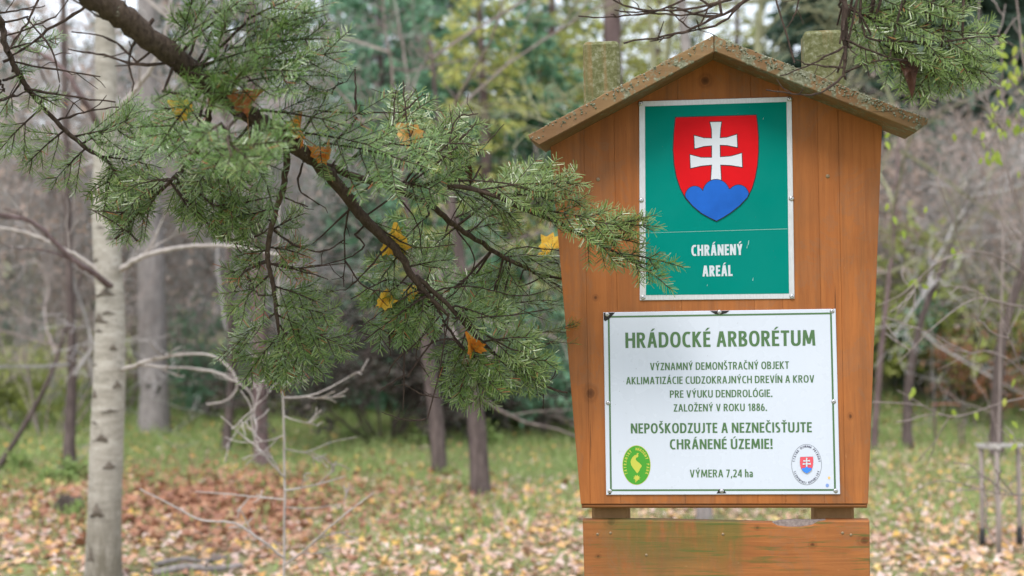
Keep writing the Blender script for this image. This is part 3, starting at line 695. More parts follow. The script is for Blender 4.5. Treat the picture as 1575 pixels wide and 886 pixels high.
def make_shrub(seed, name, H, stems, spread, wmat, leaf=None, lmat=None, lev=3, kids=(3, 5), droop=.06, r=.0095, part='leaves'):
    rng = random.Random(seed); W, Lf = MB(), MB()
    for k in range(stems):
        a = rng.uniform(0, 6.283); b = Vector((math.cos(a), math.sin(a), 0)) * rng.uniform(0, .25) * H * .3
        t = rng.uniform(.1, spread); d = Vector((math.cos(a) * math.sin(t), math.sin(a) * math.sin(t), math.cos(t)))
        grow(W, Lf, b + Vector((0, 0, -.06)), d, H * rng.uniform(.55, .9), r * rng.uniform(.7, 1.2), lev, rng, droop, leaf, .1, kids)
    root = empty(name, (0, 0, 0), None, None)
    W.build('stems', wmat, root)
    if Lf.v: Lf.build(part, lmat, root)
    return root
def make_conifer(seed, name, H, Rr, base, bmat, fmat, whorl=.26, cards=26, cl=.13, cw=.045, droop=.35, gap=.12, per=6):
    rng = random.Random(seed); W, F, T = MB(), MB(), MB()
    tp = [Vector((rng.gauss(0, .02) * z, rng.gauss(0, .02) * z, z)) for z in (-.1, .3, H * .25, H * .5, H * .75, H)]
    tc_ = curve(tp, 12); T.tube(tc_[::3], lerpr([H * .022, H * .016, H * .013, H * .009, H * .005, .004], len(tc_[::3])), 10, 0, True, .06, rng)
    z = base
    while z < H - .15:
        fr = 1 - z / H; n = rng.randint(per - 1, per + 1); a0 = rng.uniform(0, 6.28)
        for k in range(n):
            if rng.random() < gap: continue
            a = a0 + 6.283 * k / n + rng.gauss(0, .2); L = Rr * (fr ** .75) * rng.uniform(.65, 1.12) + .08
            zz_ = z + rng.gauss(0, .05); b = min(tc_, key=lambda p: abs(p.z - zz_)).copy(); b.z = zz_; d = Vector((math.cos(a), math.sin(a), .15)); m = 5; pts = [b]
            for i in range(m): d = (d + Vector((rng.gauss(0, .1), rng.gauss(0, .1), -droop / m + (.12 if i > 2 else 0)))).normalized(); pts.append(pts[-1] + d * L / m)
            W.tube(pts, [max(.003, .012 * L * (1 - i / 6)) for i in range(m + 1)], 4, 0, False)
            for c in range(int(cards * L * 1.3) + 4):
                t = rng.uniform(.15, 1); i = min(int(t * m), m - 1); q = pts[i].lerp(pts[i+1], t * m - i)
                dd = (pts[i+1] - pts[i]).normalized(); sd = dd.cross(Vector((0, 0, 1))).normalized()
                w_ = L * .30 * (1.15 - t); q = q + sd * rng.uniform(-w_, w_) + Vector((0, 0, rng.gauss(-.02, .05)))
                o = (dd * .7 + sd * rng.uniform(-1, 1) + Vector((0, 0, rng.gauss(-.25, .35)))).normalized()
                F.leaf(q, o, rdir(rng, 1), cl * rng.uniform(.6, 1.3), cw * rng.uniform(.7, 1.3), 0, .1)
        z += whorl * rng.uniform(.7, 1.3)
    root = empty(name, (0, 0, 0), None, None)
    T.build('trunk', bmat, root, True); W.build('boughs', bmat, root); F.build('foliage', fmat, root)
    return root
def put(proto, px, d, label, cat, group=None, scale=1.0, rot=0, sx=1.0, used=set()):
    o = proto if proto.name not in used else copy_tree(proto)
    used.add(o.name); x = (px - 787.5) / FPX * d
    o.location = (x, d, gz(x, d) - .02); o.rotation_euler = (0, 0, rot); o.scale = (scale * sx, scale * sx, scale)
    return tag(o, label, cat, group)

# the white barked poplar by the left edge
def trunk_from(mb, knots, d, rng, n=18, jit=.012, ground=True):
    """knots: (left px, right px, py) outline of a stem at one distance"""
    pts = [P((a + b) / 2, y, d) for a, b, y in knots]; rad = [(b - a) / 2 / FPX * d for a, b, y in knots]
    c_ = curve(pts, 5); mb.tube(c_, lerpr(rad, len(c_)), n, 0, True, jit, rng); return c_
PD = 7.25
pop_o = P(160, 893, PD); pop_o.z = gz(pop_o.x, PD)
poplar = empty('white_poplar', pop_o, 'slender pale grey trunk with dark diamond scars standing in the russet leaves', 'tree')
def mat_poplar():
    m = NT('poplar_bark'); v = m.coord((1, 1, 4)); iso = m.coord(); up = m.coord((1, 1, .2))
    n1 = m.noise(v, 9, 5, .6); n2 = m.noise(iso, 45, 5, .65); n3 = m.noise(v, 36, 4, .6, .5); n4 = m.noise(up, 34, 6, .7)
    sp = m.n('ShaderNodeSeparateXYZ'); m.l(iso, sp.inputs[0])
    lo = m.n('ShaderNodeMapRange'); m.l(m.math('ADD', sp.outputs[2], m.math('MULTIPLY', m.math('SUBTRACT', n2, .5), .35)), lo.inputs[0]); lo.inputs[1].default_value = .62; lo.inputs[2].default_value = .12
    c = m.mix(m.ramp(n1, [(.35, 0.0), (.68, 1.0)]), (.28, .255, .215), (.45, .42, .37))
    c = m.mix(m.ramp(n2, [(.52, 0.0), (.70, .55)]), c, (.24, .22, .185))
    c = m.mix(m.ramp(n3, [(.57, 0.0), (.68, .8)]), c, (.13, .11, .09)); n5 = m.noise(m.coord((1, 1, 2.2)), 7, 5, .7); c = m.mix(m.ramp(n5, [(.55, 0.0), (.72, .6)]), c, (.17, .16, .13))
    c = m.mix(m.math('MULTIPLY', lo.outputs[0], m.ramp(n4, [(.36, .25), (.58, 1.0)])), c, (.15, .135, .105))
    m.base(c); m.rough(.85); m.p.inputs['Specular IOR Level'].default_value = .15; m.bump(n2, .4, .012); return m.mat
mp = mat_poplar(); scar = plain('bark_scar', (.16, .135, .11), .9, .1, 0, .4, 60)
T = MB(); rng = random.Random(77)
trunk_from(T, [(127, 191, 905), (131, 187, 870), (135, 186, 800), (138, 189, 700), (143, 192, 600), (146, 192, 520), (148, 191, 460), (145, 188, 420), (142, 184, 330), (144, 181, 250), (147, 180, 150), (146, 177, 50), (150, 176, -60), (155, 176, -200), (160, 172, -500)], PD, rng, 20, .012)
rt = random.Random(4)
PK = [(127, 191, 905), (131, 187, 870), (135, 186, 800), (138, 189, 700), (143, 192, 600), (146, 192, 520), (148, 191, 460), (145, 188, 420), (142, 184, 330), (144, 181, 250), (147, 180, 150), (146, 177, 50)]
def stem_at(y):
    for (a0, b0, y0), (a1, b1, y1) in zip(PK, PK[1:]):
        if y1 <= y <= y0: t = (y0 - y) / (y0 - y1); return ((a0 + b0) / 2 * (1-t) + (a1 + b1) / 2 * t, ((b0 - a0) * (1-t) + (b1 - a1) * t) / 2)
for px, py, w_, h in ((174, 713, 23, 15), (163, 671, 26, 18), (150, 648, 12, 7), (176, 630, 26, 6), (170, 300, 14, 12), (157, 508, 14, 8), (180, 533, 12, 12), (150, 296, 16, 11), (156, 490, 34, 18), (150, 605, 14, 16), (168, 450, 32, 15), (185, 590, 12, 14), (156, 780, 22, 34), (174, 365, 12, 8), (160, 222, 14, 9), (152, 400, 12, 8), (150, 560, 14, 4), (172, 480, 20, 6), (160, 350, 14, 3), (146, 850, 14, 30)):
    # a raised lens shaped scar following the bark
    cx, rr_ = stem_at(py); k = PD / FPX; n = 9; b = len(T.v)
    sh = [(-.5, -.5), (-.3, -.2), (-.1, .3), (.02, .5), (.14, .25), (.32, -.15), (.5, -.45), (.2, -.36), (-.15, -.34)]
    for q, hgt in ((1.0, .0), (.8, .006)):
        for x, z in sh:
            o_ = (px + x * w_ * q * rt.uniform(.7, 1.3) - cx) / rr_; o_ = max(-.97, min(.97, o_)); zz = P(cx, py - z * h * .8 * q * rt.uniform(.6, 1.4), PD)
            T.v.append(Vector((zz.x + o_ * rr_ * k, PD - math.sqrt(1 - o_ * o_) * rr_ * k * 1.03 - hgt, zz.z)))
    for i in range(n): j = (i + 1) % n; T.f.append((b + i, b + j, b + n + j, b + n + i)); T.m.append(1)
    T.f.append(tuple(b + n + i for i in range(n))); T.m.append(1)
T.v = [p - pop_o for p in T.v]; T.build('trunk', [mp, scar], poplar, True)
def px_branch(owner, pts, radii, m, n=6, seed=1, twig=0, tl=.3, nm='branch'):
    rng = random.Random(seed); mb = MB(); c_ = curve([P(*k) for k in pts], 6); rl = lerpr(radii, len(c_))
    rl = [r * (.72 if m is bark_pale else .9) for r in rl]; c_ = [p + rdir(rng) * r * .3 for p, r in zip(c_, rl)]
    mb.tube(c_, rl, n, 0, True)
    for k in range(twig):
        i = rng.randrange(2, len(c_) - 1); d = (c_[i] - c_[i-1]).normalized(); o = rdir(rng, .1)
        grow(mb, None, c_[i], (d + o).normalized(), tl * rng.uniform(.5, 1.2), rl[i] * .6, 1, rng, .03, None, .1, (1, 3), .3)
    mb.v = [p - owner.location for p in mb.v]; return mb.build(nm, m, owner, True)
px_branch(poplar, [(186, 415, 7.2), (205, 402, 7.15), (240, 388, 7.1), (300, 378, 7.0), (370, 380, 6.95), (440, 395, 6.9)], [.022, .019, .017, .014, .012, .009], bark_pale, 7, 1, 3)
px_branch(poplar, [(170, 440, 7.2), (150, 424, 7.1), (118, 403, 7.0), (90, 378, 6.95), (55, 345, 6.9), (20, 333, 6.9), (-40, 325, 6.8)], [.02, .018, .016, .014, .012, .011, .01], bark_plum, 7, 2, 3)
px_branch(poplar, [(160, 425, 7.2), (128, 398, 7.2), (85, 376, 7.2), (40, 358, 7.2), (-30, 345, 7.2)], [.014, .012, .012, .010, .008], bark_pale, 7, 3, 3)
px_branch(poplar, [(188, 568, 7.2), (205, 563, 7.1), (225, 556, 7.0), (280, 545, 6.9), (325, 547, 6.8), (352, 565, 6.8), (365, 592, 6.8), (350, 615, 6.8), (318, 622, 6.8)], [.015, .013, .012, .009, .008, .008, .007, .006, .005], bark_pale, 7, 4, 2)
px_branch(poplar, [(215, 561, 7.05), (260, 565, 7.0), (310, 568, 6.9), (345, 578, 6.8), (385, 605, 6.8), (392, 650, 6.8)], [.009, .009, .008, .007, .006, .004], bark_pale, 7, 5, 3)
px_branch(poplar, [(175, 175, 7.2), (215, 130, 7.1), (250, 70, 7.0), (270, -40, 7.0)], [.02, .018, .016, .012], bark_pale, 7, 6, 3)
px_branch(poplar, [(150, 190, 7.2), (120, 140, 7.1), (90, 100, 7.1), (40, 70, 7.1), (-30, 20, 7.1)], [.018, .016, .014, .012, .009], bark_plum, 7, 7, 4)
cr = MB(); rng = random.Random(31)
for k in range(12):
    b = P(162, -60 - k * 35, PD); grow(cr, None, b, (rdir(rng, .5)), rng.uniform(.7, 1.3), .014, 2, rng, 0, None, .2, (2, 4))
cr.v = [p - pop_o for p in cr.v]; cr.build('crown', bark_pale, poplar)

# bare sapling with pale curling branches in front of it
so = P(437, 1010, 5.75); so.z = gz(so.x, so.y)
sap = empty('bare_sapling', so, 'thin leafless sapling with pale curling branches below the hanging fir shoots', 'sapling')
px_branch(sap, [(438, 1025, 5.75), (437, 880, 5.75), (438, 760, 5.75), (436, 640, 5.75), (432, 560, 5.75), (428, 470, 5.75), (430, 300, 5.75)], [.008, .0075, .007, .006, .005, .0045, .004], bark_pale, 8, 11, 0, nm='stem')
for i, (pts, r) in enumerate((
        ([(434, 600, 5.75), (425, 580, 5.7), (412, 562, 5.7), (380, 540, 5.7)], .006), ([(436, 612, 5.75), (470, 610, 5.7), (500, 600, 5.7), (545, 575, 5.7)], .0055), ([(434, 598, 5.75), (455, 585, 5.7), (470, 575, 5.7)], .004),
        ([(438, 735, 5.75), (415, 710, 5.7), (398, 690, 5.7), (370, 668, 5.7), (340, 640, 5.65)], .0075), ([(437, 755, 5.75), (465, 750, 5.7), (500, 742, 5.65), (530, 733, 5.6)], .0065), ([(437, 768, 5.75), (400, 765, 5.8), (350, 760, 5.8), (300, 756, 5.85)], .0055),
        ([(398, 690, 5.7), (388, 660, 5.7), (385, 625, 5.7), (370, 600, 5.7)], .005), ([(437, 670, 5.75), (410, 678, 5.8), (370, 680, 5.85), (345, 672, 5.9)], .004), ([(438, 860, 5.75), (400, 830, 5.7), (360, 805, 5.7), (310, 800, 5.7), (270, 780, 5.7), (215, 752, 5.7)], .0085),
        ([(437, 640, 5.75), (450, 645, 5.7), (475, 650, 5.7), (490, 640, 5.7)], .004), ([(436, 690, 5.75), (470, 695, 5.8), (510, 680, 5.9), (550, 672, 5.9)], .0035), ([(437, 870, 5.75), (470, 845, 5.6), (520, 800, 5.5), (545, 780, 5.5), (575, 758, 5.5)], .007), ([(437, 780, 5.75), (480, 782, 5.8), (540, 772, 5.9)], .004), ([(385, 600, 5.7), (405, 585, 5.7), (412, 605, 5.7), (400, 618, 5.7)], .003))):
    px_branch(sap, pts, [r, r * .85, r * .7, r * .45], bark_pale, 6, 20 + i, 2, .15)

# tall trunks seen below their crowns
def tall_tree(name, knots, d, m, label, cm, seed, lim=8, lean=0, top=None, part=True):
    rng = random.Random(seed); T = MB(); xm = (knots[0][0] + knots[0][1]) / 2
    o = P(xm, knots[0][2], d); o.z = gz(o.x, d); root = empty(name, o, label, 'tree')
    c_ = trunk_from(T, knots, d, rng, 12, .05)
    c_[0].z = min(c_[0].z, o.z)
    for i in range(12): T.v[i].z = min(T.v[i].z, o.z - .05)
    T.v = [p - o for p in T.v]; T.build('trunk', m, root, True)
    C = MB()
    for k in range(lim):
        i = rng.randrange(int(len(c_) * .5), len(c_)); grow(C, None, c_[i], rdir(rng, .4), rng.uniform(.9, 1.8), .015, 3, rng, .03, None, .15, (2, 4))
    C.v = [p - o for p in C.v]; C.build('crown', cm, root)
    return root
tall_tree('pine_tree', [(722, 758, 758), (722, 754, 745), (722, 752, 710), (719, 748, 660), (715, 741, 600), (706, 728, 480), (690, 705, 330), (672, 680, 200), (660, 664, 60)], 10.5, bark_dark, 'stout dark trunk nearest behind the fir shoots, its foot in the leaf litter', twig_brown, 51, 9)
tall_tree('pine_tree', [(664, 692, 732), (663, 688, 715), (660, 685, 670), (655, 678, 610), (640, 658, 480), (620, 632, 330), (606, 613, 200), (598, 601, 80)], 11.6, bark_dark, 'leaning dark grey trunk standing left of and behind the stout one', twig_brown, 52, 9)
tall_tree('broadleaf_tree', [(208, 266, 674), (212, 262, 655), (215, 259, 610), (213, 257, 540), (212, 252, 400), (210, 245, 200), (212, 240, -60), (214, 235, -500)], 14.6, bark_grey, 'thickest grey trunk, standing just right of the pale poplar and farther off', twig_grey, 53, 12)
tall_tree('broadleaf_tree', [(388, 420, 718), (390, 415, 700), (389, 412, 650), (388, 411, 580), (385, 406, 400), (380, 398, 150), (378, 392, -60), (376, 388, -400)], 12.0, bark_plum, 'plum brown trunk behind the thin leafless sapling', twig_grey, 54, 9)
tall_tree('broadleaf_tree', [(339, 358, 699), (341, 356, 680), (346, 360, 630), (350, 362, 560), (345, 356, 350), (340, 350, 50), (338, 346, -300)], 13.0, bark_dark, 'slim dark trunk between the grey trunk and the plum brown one', twig_grey, 55, 7)
tall_tree('broadleaf_tree', [(92, 121, 733), (96, 117, 715), (98, 116, 680), (100, 117, 630), (104, 118, 560), (100, 112, 400), (95, 105, 150), (90, 98, -200)], 11.3, bark_dark, 'thin dark trunk left of the poplar with green weeds at its foot', twig_grey, 56, 10)
tall_tree('broadleaf_tree', [(-12, -2, 740), (-8, 2, 720), (18, 26, 680), (44, 52, 635), (75, 82, 575), (100, 105, 500), (130, 134, 400)], 11.6, bark_dark, 'thin dark stem leaning in from the left edge', twig_brown, 57, 2)
tall_tree('broadleaf_tree', [(1068, 1098, 812), (1070, 1096, 790), (1072, 1094, 700), (1070, 1090, 400), (1050, 1066, 100), (1035, 1048, -60), (1020, 1030, -300)], 9.2, bark_grey, 'trunk hidden behind the notice board, seen in the gap above the lower plank', twig_olive, 58, 8)
tall_tree('pine_tree', [(930, 968, 700), (931, 966, 600), (930, 962, 300), (928, 956, 60), (926, 952, -100), (925, 945, -400)], 17, bark_plum, 'plum coloured trunk rising behind the left post above the roof', twig_olive, 59, 6)
tall_tree('pine_tree', [(640, 664, 650), (642, 662, 500), (643, 661, 250), (643, 660, 50), (643, 657, -100), (643, 653, -300)], 23, bark_plum, 'reddish far trunk in front of the dark evergreens above the fir', twig_grey, 60, 6)
tall_tree('pine_tree', [(1200, 1226, 660), (1201, 1225, 400), (1200, 1222, 100), (1200, 1220, -60), (1200, 1216, -300)], 21, bark_dark, 'dark far trunk close left of the right post above the roof', twig_brown, 61, 6)
tall_tree('broadleaf_tree', [(1520, 1545, 700), (1523, 1542, 660), (1525, 1542, 600), (1532, 1548, 530), (1548, 1562, 470), (1572, 1584, 400), (1600, 1608, 250), (1620, 1626, 50)], 12.6, bark_dark, 'dark curving trunk behind the staked sapling', twig_brown, 62, 8)
tall_tree('broadleaf_tree', [(1384, 1406, 695), (1388, 1403, 660), (1390, 1404, 600), (1402, 1414, 530), (1420, 1430, 470), (1450, 1458, 400), (1490, 1496, 300)], 13.2, bark_dark, 'dark slanting stem right of the board', twig_grey, 63, 8)
tall_tree('broadleaf_tree', [(1338, 1349, 700), (1342, 1352, 640), (1351, 1360, 540), (1360, 1368, 460), (1372, 1378, 350), (1381, 1385, 200)], 12.8, bark_plum, 'thin plum brown stem close beside the right edge of the board', twig_olive, 64, 6)
tall_tree('broadleaf_tree', [(985, 1000, 680), (990, 1002, 300), (1000, 1010, 100), (985, 993, -60), (975, 980, -200)], 15, twig_olive, 'slim olive stem seen against the sky just right of the left post', twig_olive, 65, 10)
tall_tree('broadleaf_tree', [(1030, 1045, 680), (1030, 1042, 300), (1020, 1031, 100), (1040, 1049, -60), (1050, 1055, -200)], 16.5, twig_olive, 'slim forked stem seen against the sky left of the roof ridge', twig_olive, 66, 10)
tall_tree('broadleaf_tree', [(1150, 1165, 680), (1150, 1163, 300), (1160, 1172, 60), (1175, 1183, -60), (1185, 1190, -200)], 17, twig_olive, 'slim stem seen against the sky right of the roof ridge', twig_olive, 67, 10)

# leafless thicket and dry leaved shrubs
sh1 = make_shrub(101, 'bare_shrub', 3.6, 11, .6, twig_grey, (2, .06), dry_pink, 3, (4, 6))
sh2 = make_shrub(102, 'bare_shrub', 3.2, 11, .7, twig_grey, (1, .06), dry_pink, 3, (4, 6))
sh3 = make_shrub(103, 'bare_shrub', 2.6, 12, .9, twig_brown, None, None)
GB = 'leafless shrubs of the thicket'
for pr, px, d, sc_, rot, lb in (
        (sh1, 20, 15.6, 1.05, 0, 'grey leafless shrub at the left edge above the leaning stem'), (sh3, 70, 14.0, .85, 1, 'dark brown twiggy shrub left of the poplar, round the thin dark trunk'),
        (sh2, 265, 17.5, 1.15, 2, 'grey leafless shrub round the thickest grey trunk'), (sh1, 335, 17.0, 1.1, 3, 'grey leafless shrub behind the curling poplar branches'),
        (sh2, 450, 18.0, 1.05, 4, 'grey leafless shrub behind the hanging fir limb'), (sh1, 110, 18.0, 1.35, 5, 'tall grey shrub behind the poplar trunk'),
        (sh2, 385, 20.5, 1.4, .6, 'tall grey shrub farthest back between poplar and fir'), (sh3, 180, 17.0, 1.1, 2.4, 'brown twiggy shrub behind the poplar trunk'),
        (sh1, -60, 17.0, 1.3, 2.2, 'tall grey shrub cut by the left edge of the view'), (sh2, 535, 20, 1.2, 3.3, 'grey leafless shrub left of the leaning dark grey trunk'),
        (sh3, 425, 16.0, .62, 3.9, 'low brown twiggy shrub right of the plum brown trunk'), (sh3, 1375, 16.5, .9, 5.2, 'brown twiggy shrub by the foot of the slanting stem'),
        (sh2, 1450, 17.0, .75, 1.5, 'grey leafless shrub behind the slanting stem'), (sh1, 1560, 16.5, .7, 4.2, 'grey leafless shrub above the curving trunk'),
        (sh2, 1640, 15.5, .8, 5.5, 'grey leafless shrub at the right edge'), (sh3, 220, 21.0, 1.8, 1.1, 'large twiggy shrub at the back between poplar and grey trunk')):
    put(pr, px, d, lb, 'shrub', GB, sc_, rot)
bc1 = make_shrub(111, 'dry_leaved_shrub', 3.6, 8, .5, twig_grey, (9, .08), dry_pink, 3, (3, 5))
for px, d, sc_, rot, lb in ((1400, 17.0, .72, 0, 'shrub hung with dry pinkish leaves right of the roof end'), (1500, 16.2, .68, 2, 'shrub hung with dry pinkish leaves below the bough tip'), (1590, 18.0, .75, 4, 'dry pinkish shrub at the right edge behind the lime leaved twig'), (1340, 19.0, .75, 5, 'dry pinkish shrub mostly behind the right side of the board'), (30, 18.5, 1.1, 1, 'dry pinkish shrub far back at the left edge'), (300, 20, 1.2, 3, 'dry pinkish shrub far behind the poplar branches')):
    put(bc1, px, d, lb, 'shrub', 'shrubs with dry pinkish leaves', sc_, rot)
br = make_shrub(112, 'russet_shrub', 1.5, 9, .7, twig_brown, (8, .07), dry_rust, 2, (4, 6), .1)
put(br, 1495, 15.2, 'russet leaved bush right of the slanting stem', 'shrub', None, .7, 0)
dk = make_shrub(113, 'dark_bush', 1.5, 26, 1.15, bark_dark, (5, .06), leafmat('foliage_blackish', [(.045, .045, .035), (.07, .06, .05), (.035, .04, .03), (.09, .075, .06)], .1, .6), 3, (3, 5), .12, .01)
put(dk, 590, 13.9, 'low dark domed bush behind the leaning dark grey trunk', 'shrub', None, .95, 0, 1.3)
ev = make_shrub(114, 'evergreen_shrub', 1.3, 16, .9, twig_brown, (16, .07), fol_teal, 2, (4, 6), .05, .01, 'foliage')
for px, d, sc_, rot, lb, sx in ((815, 14.5, .95, 0, 'low blue green shrub between the stout trunk and the board', 1.2), (720, 14.9, .9, 2, 'low blue green shrub right behind the two dark trunks', 1.1), (880, 15.2, .95, 4, 'low blue green shrub against the left side of the board', 1.0), (1440, 16, 1.0, 1, 'low blue green shrub behind the stake frame', .9), (330, 16.2, .8, 3, 'low blue green shrub behind the slim dark trunk', .9)):
    put(ev, px, d, lb, 'shrub', 'low evergreen shrubs', sc_, rot, sx)
ol = make_shrub(115, 'olive_shrub', 2.0, 14, .8, twig_olive, (18, .09), fol_olive, 2, (4, 6), .05, .012, 'foliage')
for px, d, sc_, rot, lb in ((1430, 15.9, .78, 0, 'yellowish green rounded shrub behind the dark slanting stem'), (1520, 16.0, .85, 2, 'yellowish green rounded shrub behind the curving trunk'), (1600, 15.8, .8, 4, 'yellowish green rounded shrub at the right edge'), (8, 15.0, .5, 5, 'small yellowish green bush at the left edge'), (1365, 16.4, .85, 3, 'yellowish green shrub just right of the board, farthest back')):
    put(ol, px, d, lb, 'shrub', 'yellowish green shrubs', sc_, rot)
wd = make_shrub(116, 'weed_clump', .32, 9, .8, twig_olive, (7, .06), fol_green, 1, (4, 6), .05, .004)
for px, d, sc_, rot, lb in ((118, 9.35, .5, 3.3, 'green weeds beside the rotten stump'), (106, 11.2, .8, 0, 'tall green weeds round the foot of the thin dark trunk'), (70, 11.0, .6, 1, 'green weeds left of the thin dark trunk'), (545, 13.9, .8, 2, 'green weeds left of the low dark bush'), (660, 13.6, .9, 3, 'green weeds in front of the low dark bush'), (755, 13.6, .9, 4, 'yellowish weeds behind the stout trunk'), (1345, 13.9, .8, 5, 'green weeds by the right edge of the board'), (390, 13.4, .8, 2.5, 'green weeds behind the plum brown trunk'), (20, 11.6, .75, 1.5, 'green weeds at the left edge under the leaning stem')):
    put(wd, px, d, lb, 'weeds', 'clumps of weeds', sc_, rot)

# conifers
cf1 = make_conifer(201, 'young_pine', 6.0, 1.8, .3, bark_plum, fol_teal, .26, 44, .16, .06, .25, .06)
cf2 = make_conifer(202, 'spruce_tree', 11, 2.4, .6, bark_dark, fol_dark, .38, 36, .26, .10, .6, .15)
cf3 = make_conifer(203, 'larch_tree', 8.5, 1.9, .8, bark_plum, fol_gold, .30, 34, .13, .055, .5, .12)
for px, d, sc_, rot, lb, sx in ((600, 20, 1.25, 0, 'blue green young pine left of the reddish far trunk', .8), (555, 18.0, .75, 1, 'blue green young pine behind the fir limb fork', 1), (655, 17.4, .72, 2.7, 'blue green young pine above the two dark trunks', 1), (770, 18.0, .85, 3.7, 'blue green young pine between the larch and the board', .9), (850, 21, 1.2, 4.9, 'blue green pine behind the left eave', .8), (700, 18.6, 1.1, 2, 'blue green young pine between the dead twigs and the gold larch', .85), (815, 17.6, .85, 3, 'blue green young pine left of the board', .9), (480, 22, 1.25, 4, 'blue green young pine behind the bluish fir mass', .85), (745, 15.6, .42, 1.2, 'small blue green pine low behind the fir tips', 1)):
    put(cf1, px, d, lb, 'pine', 'young pines behind the fir', sc_, rot, sx)
for px, d, sc_, rot, lb in ((742, 16.6, .74, 0, 'yellowish larch left of the roof'), (925, 18.5, .8, 2, 'yellowish larch behind the left post'), (862, 20, .85, 4, 'yellowish larch behind the left eave of the roof'), (1120, 24, .8, 1, 'yellowish larch right of the roof ridge'), (1010, 23, .85, 3, 'yellowish larch left of the roof ridge')):
    put(cf3, px, d, lb, 'larch', 'yellowish larches', sc_, rot)
for px, d, sc_, rot, lb in ((1285, 20, .9, 4, 'dark spruce seen between the right post and the hanging twig'), (1390, 20.5, .95, 2.4, 'dark spruce straight behind the hanging brown leaf'), (1500, 21, .95, 5.1, 'dark spruce behind the tip of the yellowish bough'), (1330, 26, 1.15, 0, 'dark spruce behind the right post'), (1440, 25, 1.1, 1, 'dark spruce behind the bough tip'), (1550, 27, 1.2, 2, 'dark spruce at the right edge'), (1650, 24, 1.1, 3, 'dark spruce just outside the right shrubs'), (640, 31, 1.15, .6, 'dark spruce behind the reddish far trunk'), (300, 30, 1.2, 2.6, 'dark spruce behind the main fir limb'), (-90, 27, 1.1, 5.6, 'dark spruce beyond the left edge')):
    put(cf2, px, d, lb, 'spruce', 'dark spruces along the back', sc_, rot)
# the far wood that closes the view
rng = random.Random(400); FW, FL = MB(), MB()
for k in range(85):
    d = rng.uniform(32, 48); px = rng.uniform(-500, 2100); x = (px - 787) / FPX * d; z0 = gz(x, d); h = rng.uniform(3, 6) if 930 < px < 1210 else rng.uniform(3.5, 8)
    FW.tube([Vector((x, d, z0 - .2)), Vector((x + rng.gauss(0, .2), d, z0 + h * .5)), Vector((x + rng.gauss(0, .3), d, z0 + h))], [.13, .09, .02], 5)
    for c in range(210):
        t = rng.random() ** .8; r_ = (1 - t) * 1.9 + .3; a = rng.uniform(0, 6.28); q = r_ * math.sqrt(rng.random())
        FL.leaf(Vector((x + math.cos(a) * q, d + math.sin(a) * q, z0 + .2 + t * h)), rdir(rng, -.2), rdir(rng, .6), rng.uniform(.25, .5), rng.uniform(.12, .24), 0, .12)
tag(FL.build('far_forest', leafmat('far_foliage', [(.12, .18, .12), (.17, .22, .15), (.24, .22, .19), (.14, .20, .15), (.28, .26, .22), (.20, .25, .14)], .25, .6)), 'far wood closing the view behind everything', 'forest', kind='stuff')
tag(FW.build('far_forest', bark_dark), 'trunks of the far wood behind everything', 'forest', kind='stuff')

# right: twig with lime leaves, staked sapling, stake frame
lo_ = P(1640, 1000, 6.2); lo_.z = gz(lo_.x, lo_.y)
lime = empty('leafy_sapling', lo_, 'thin sapling with lime green leaves at the upper right edge', 'sapling')
stems = [([(1640, 1000, 6.2), (1630, 700, 6.2), (1615, 400, 6.2), (1590, 200, 6.2), (1570, 60, 6.2), (1560, -40, 6.2)], .012), ([(1618, 430, 6.2), (1570, 330, 6.1), (1545, 250, 6.1), (1520, 160, 6.1), (1505, 60, 6.1)], .006), ([(1600, 260, 6.2), (1570, 210, 6.1), (1545, 190, 6.1), (1520, 225, 6.1)], .004), ([(1622, 480, 6.2), (1560, 470, 6.0), (1500, 460, 5.9), (1440, 500, 5.8), (1380, 560, 5.8)], .006), ([(1625, 600, 6.2), (1540, 620, 6.0), (1460, 640, 5.9), (1380, 600, 5.9)], .005),
    ([(1620, 450, 6.2), (1520, 390, 6.0), (1450, 400, 5.9), (1390, 450, 5.9), (1350, 470, 5.9)], .005), ([(1630, 760, 6.2), (1540, 760, 6.0), (1440, 740, 5.9), (1370, 790, 5.9)], .004), ([(1628, 640, 6.2), (1560, 560, 6.1), (1510, 540, 6.0), (1440, 570, 6)], .004)]
for i, (p_, r_) in enumerate(stems): px_branch(lime, p_, [r_, r_ * .8, r_ * .55, r_ * .35], twig_brown, 6, 300 + i, 4 if i else 2, .35, 'stem' if i == 0 else 'branch')
Lm = MB(); rng = random.Random(66)
def lleaf(px, py, d=None, s_=.042):
    q = P(px, py, d or rng.uniform(5.9, 6.3)) - lo_; dr = Vector((rng.gauss(0, .6), rng.gauss(0, .4), -1)).normalized(); nm = Vector((rng.gauss(0, .6), -1, rng.gauss(.3, .5))).normalized()
    sd = dr.cross(nm).normalized(); b = len(Lm.v); w_ = s_ * .26
    for t, k in ((0, 0), (.3, .85), (.55, 1), (.8, .6), (1, 0)):
        c_ = q + dr * s_ * t - nm * .25 * s_ * t * t
        Lm.v.extend((c_ - sd * w_ * k + nm * k * s_ * .05, c_, c_ + sd * w_ * k + nm * k * s_ * .05))
    for i in range(4):
        for j in range(2): Lm.f.append((b + i*3 + j, b + i*3 + j + 1, b + i*3 + j + 4, b + i*3 + j + 3)); Lm.m.append(0)
for k in range(48):
    px, py = rng.gauss(1552, 24), rng.uniform(60, 250)
    if px > 1500 - 0: lleaf(px, py)
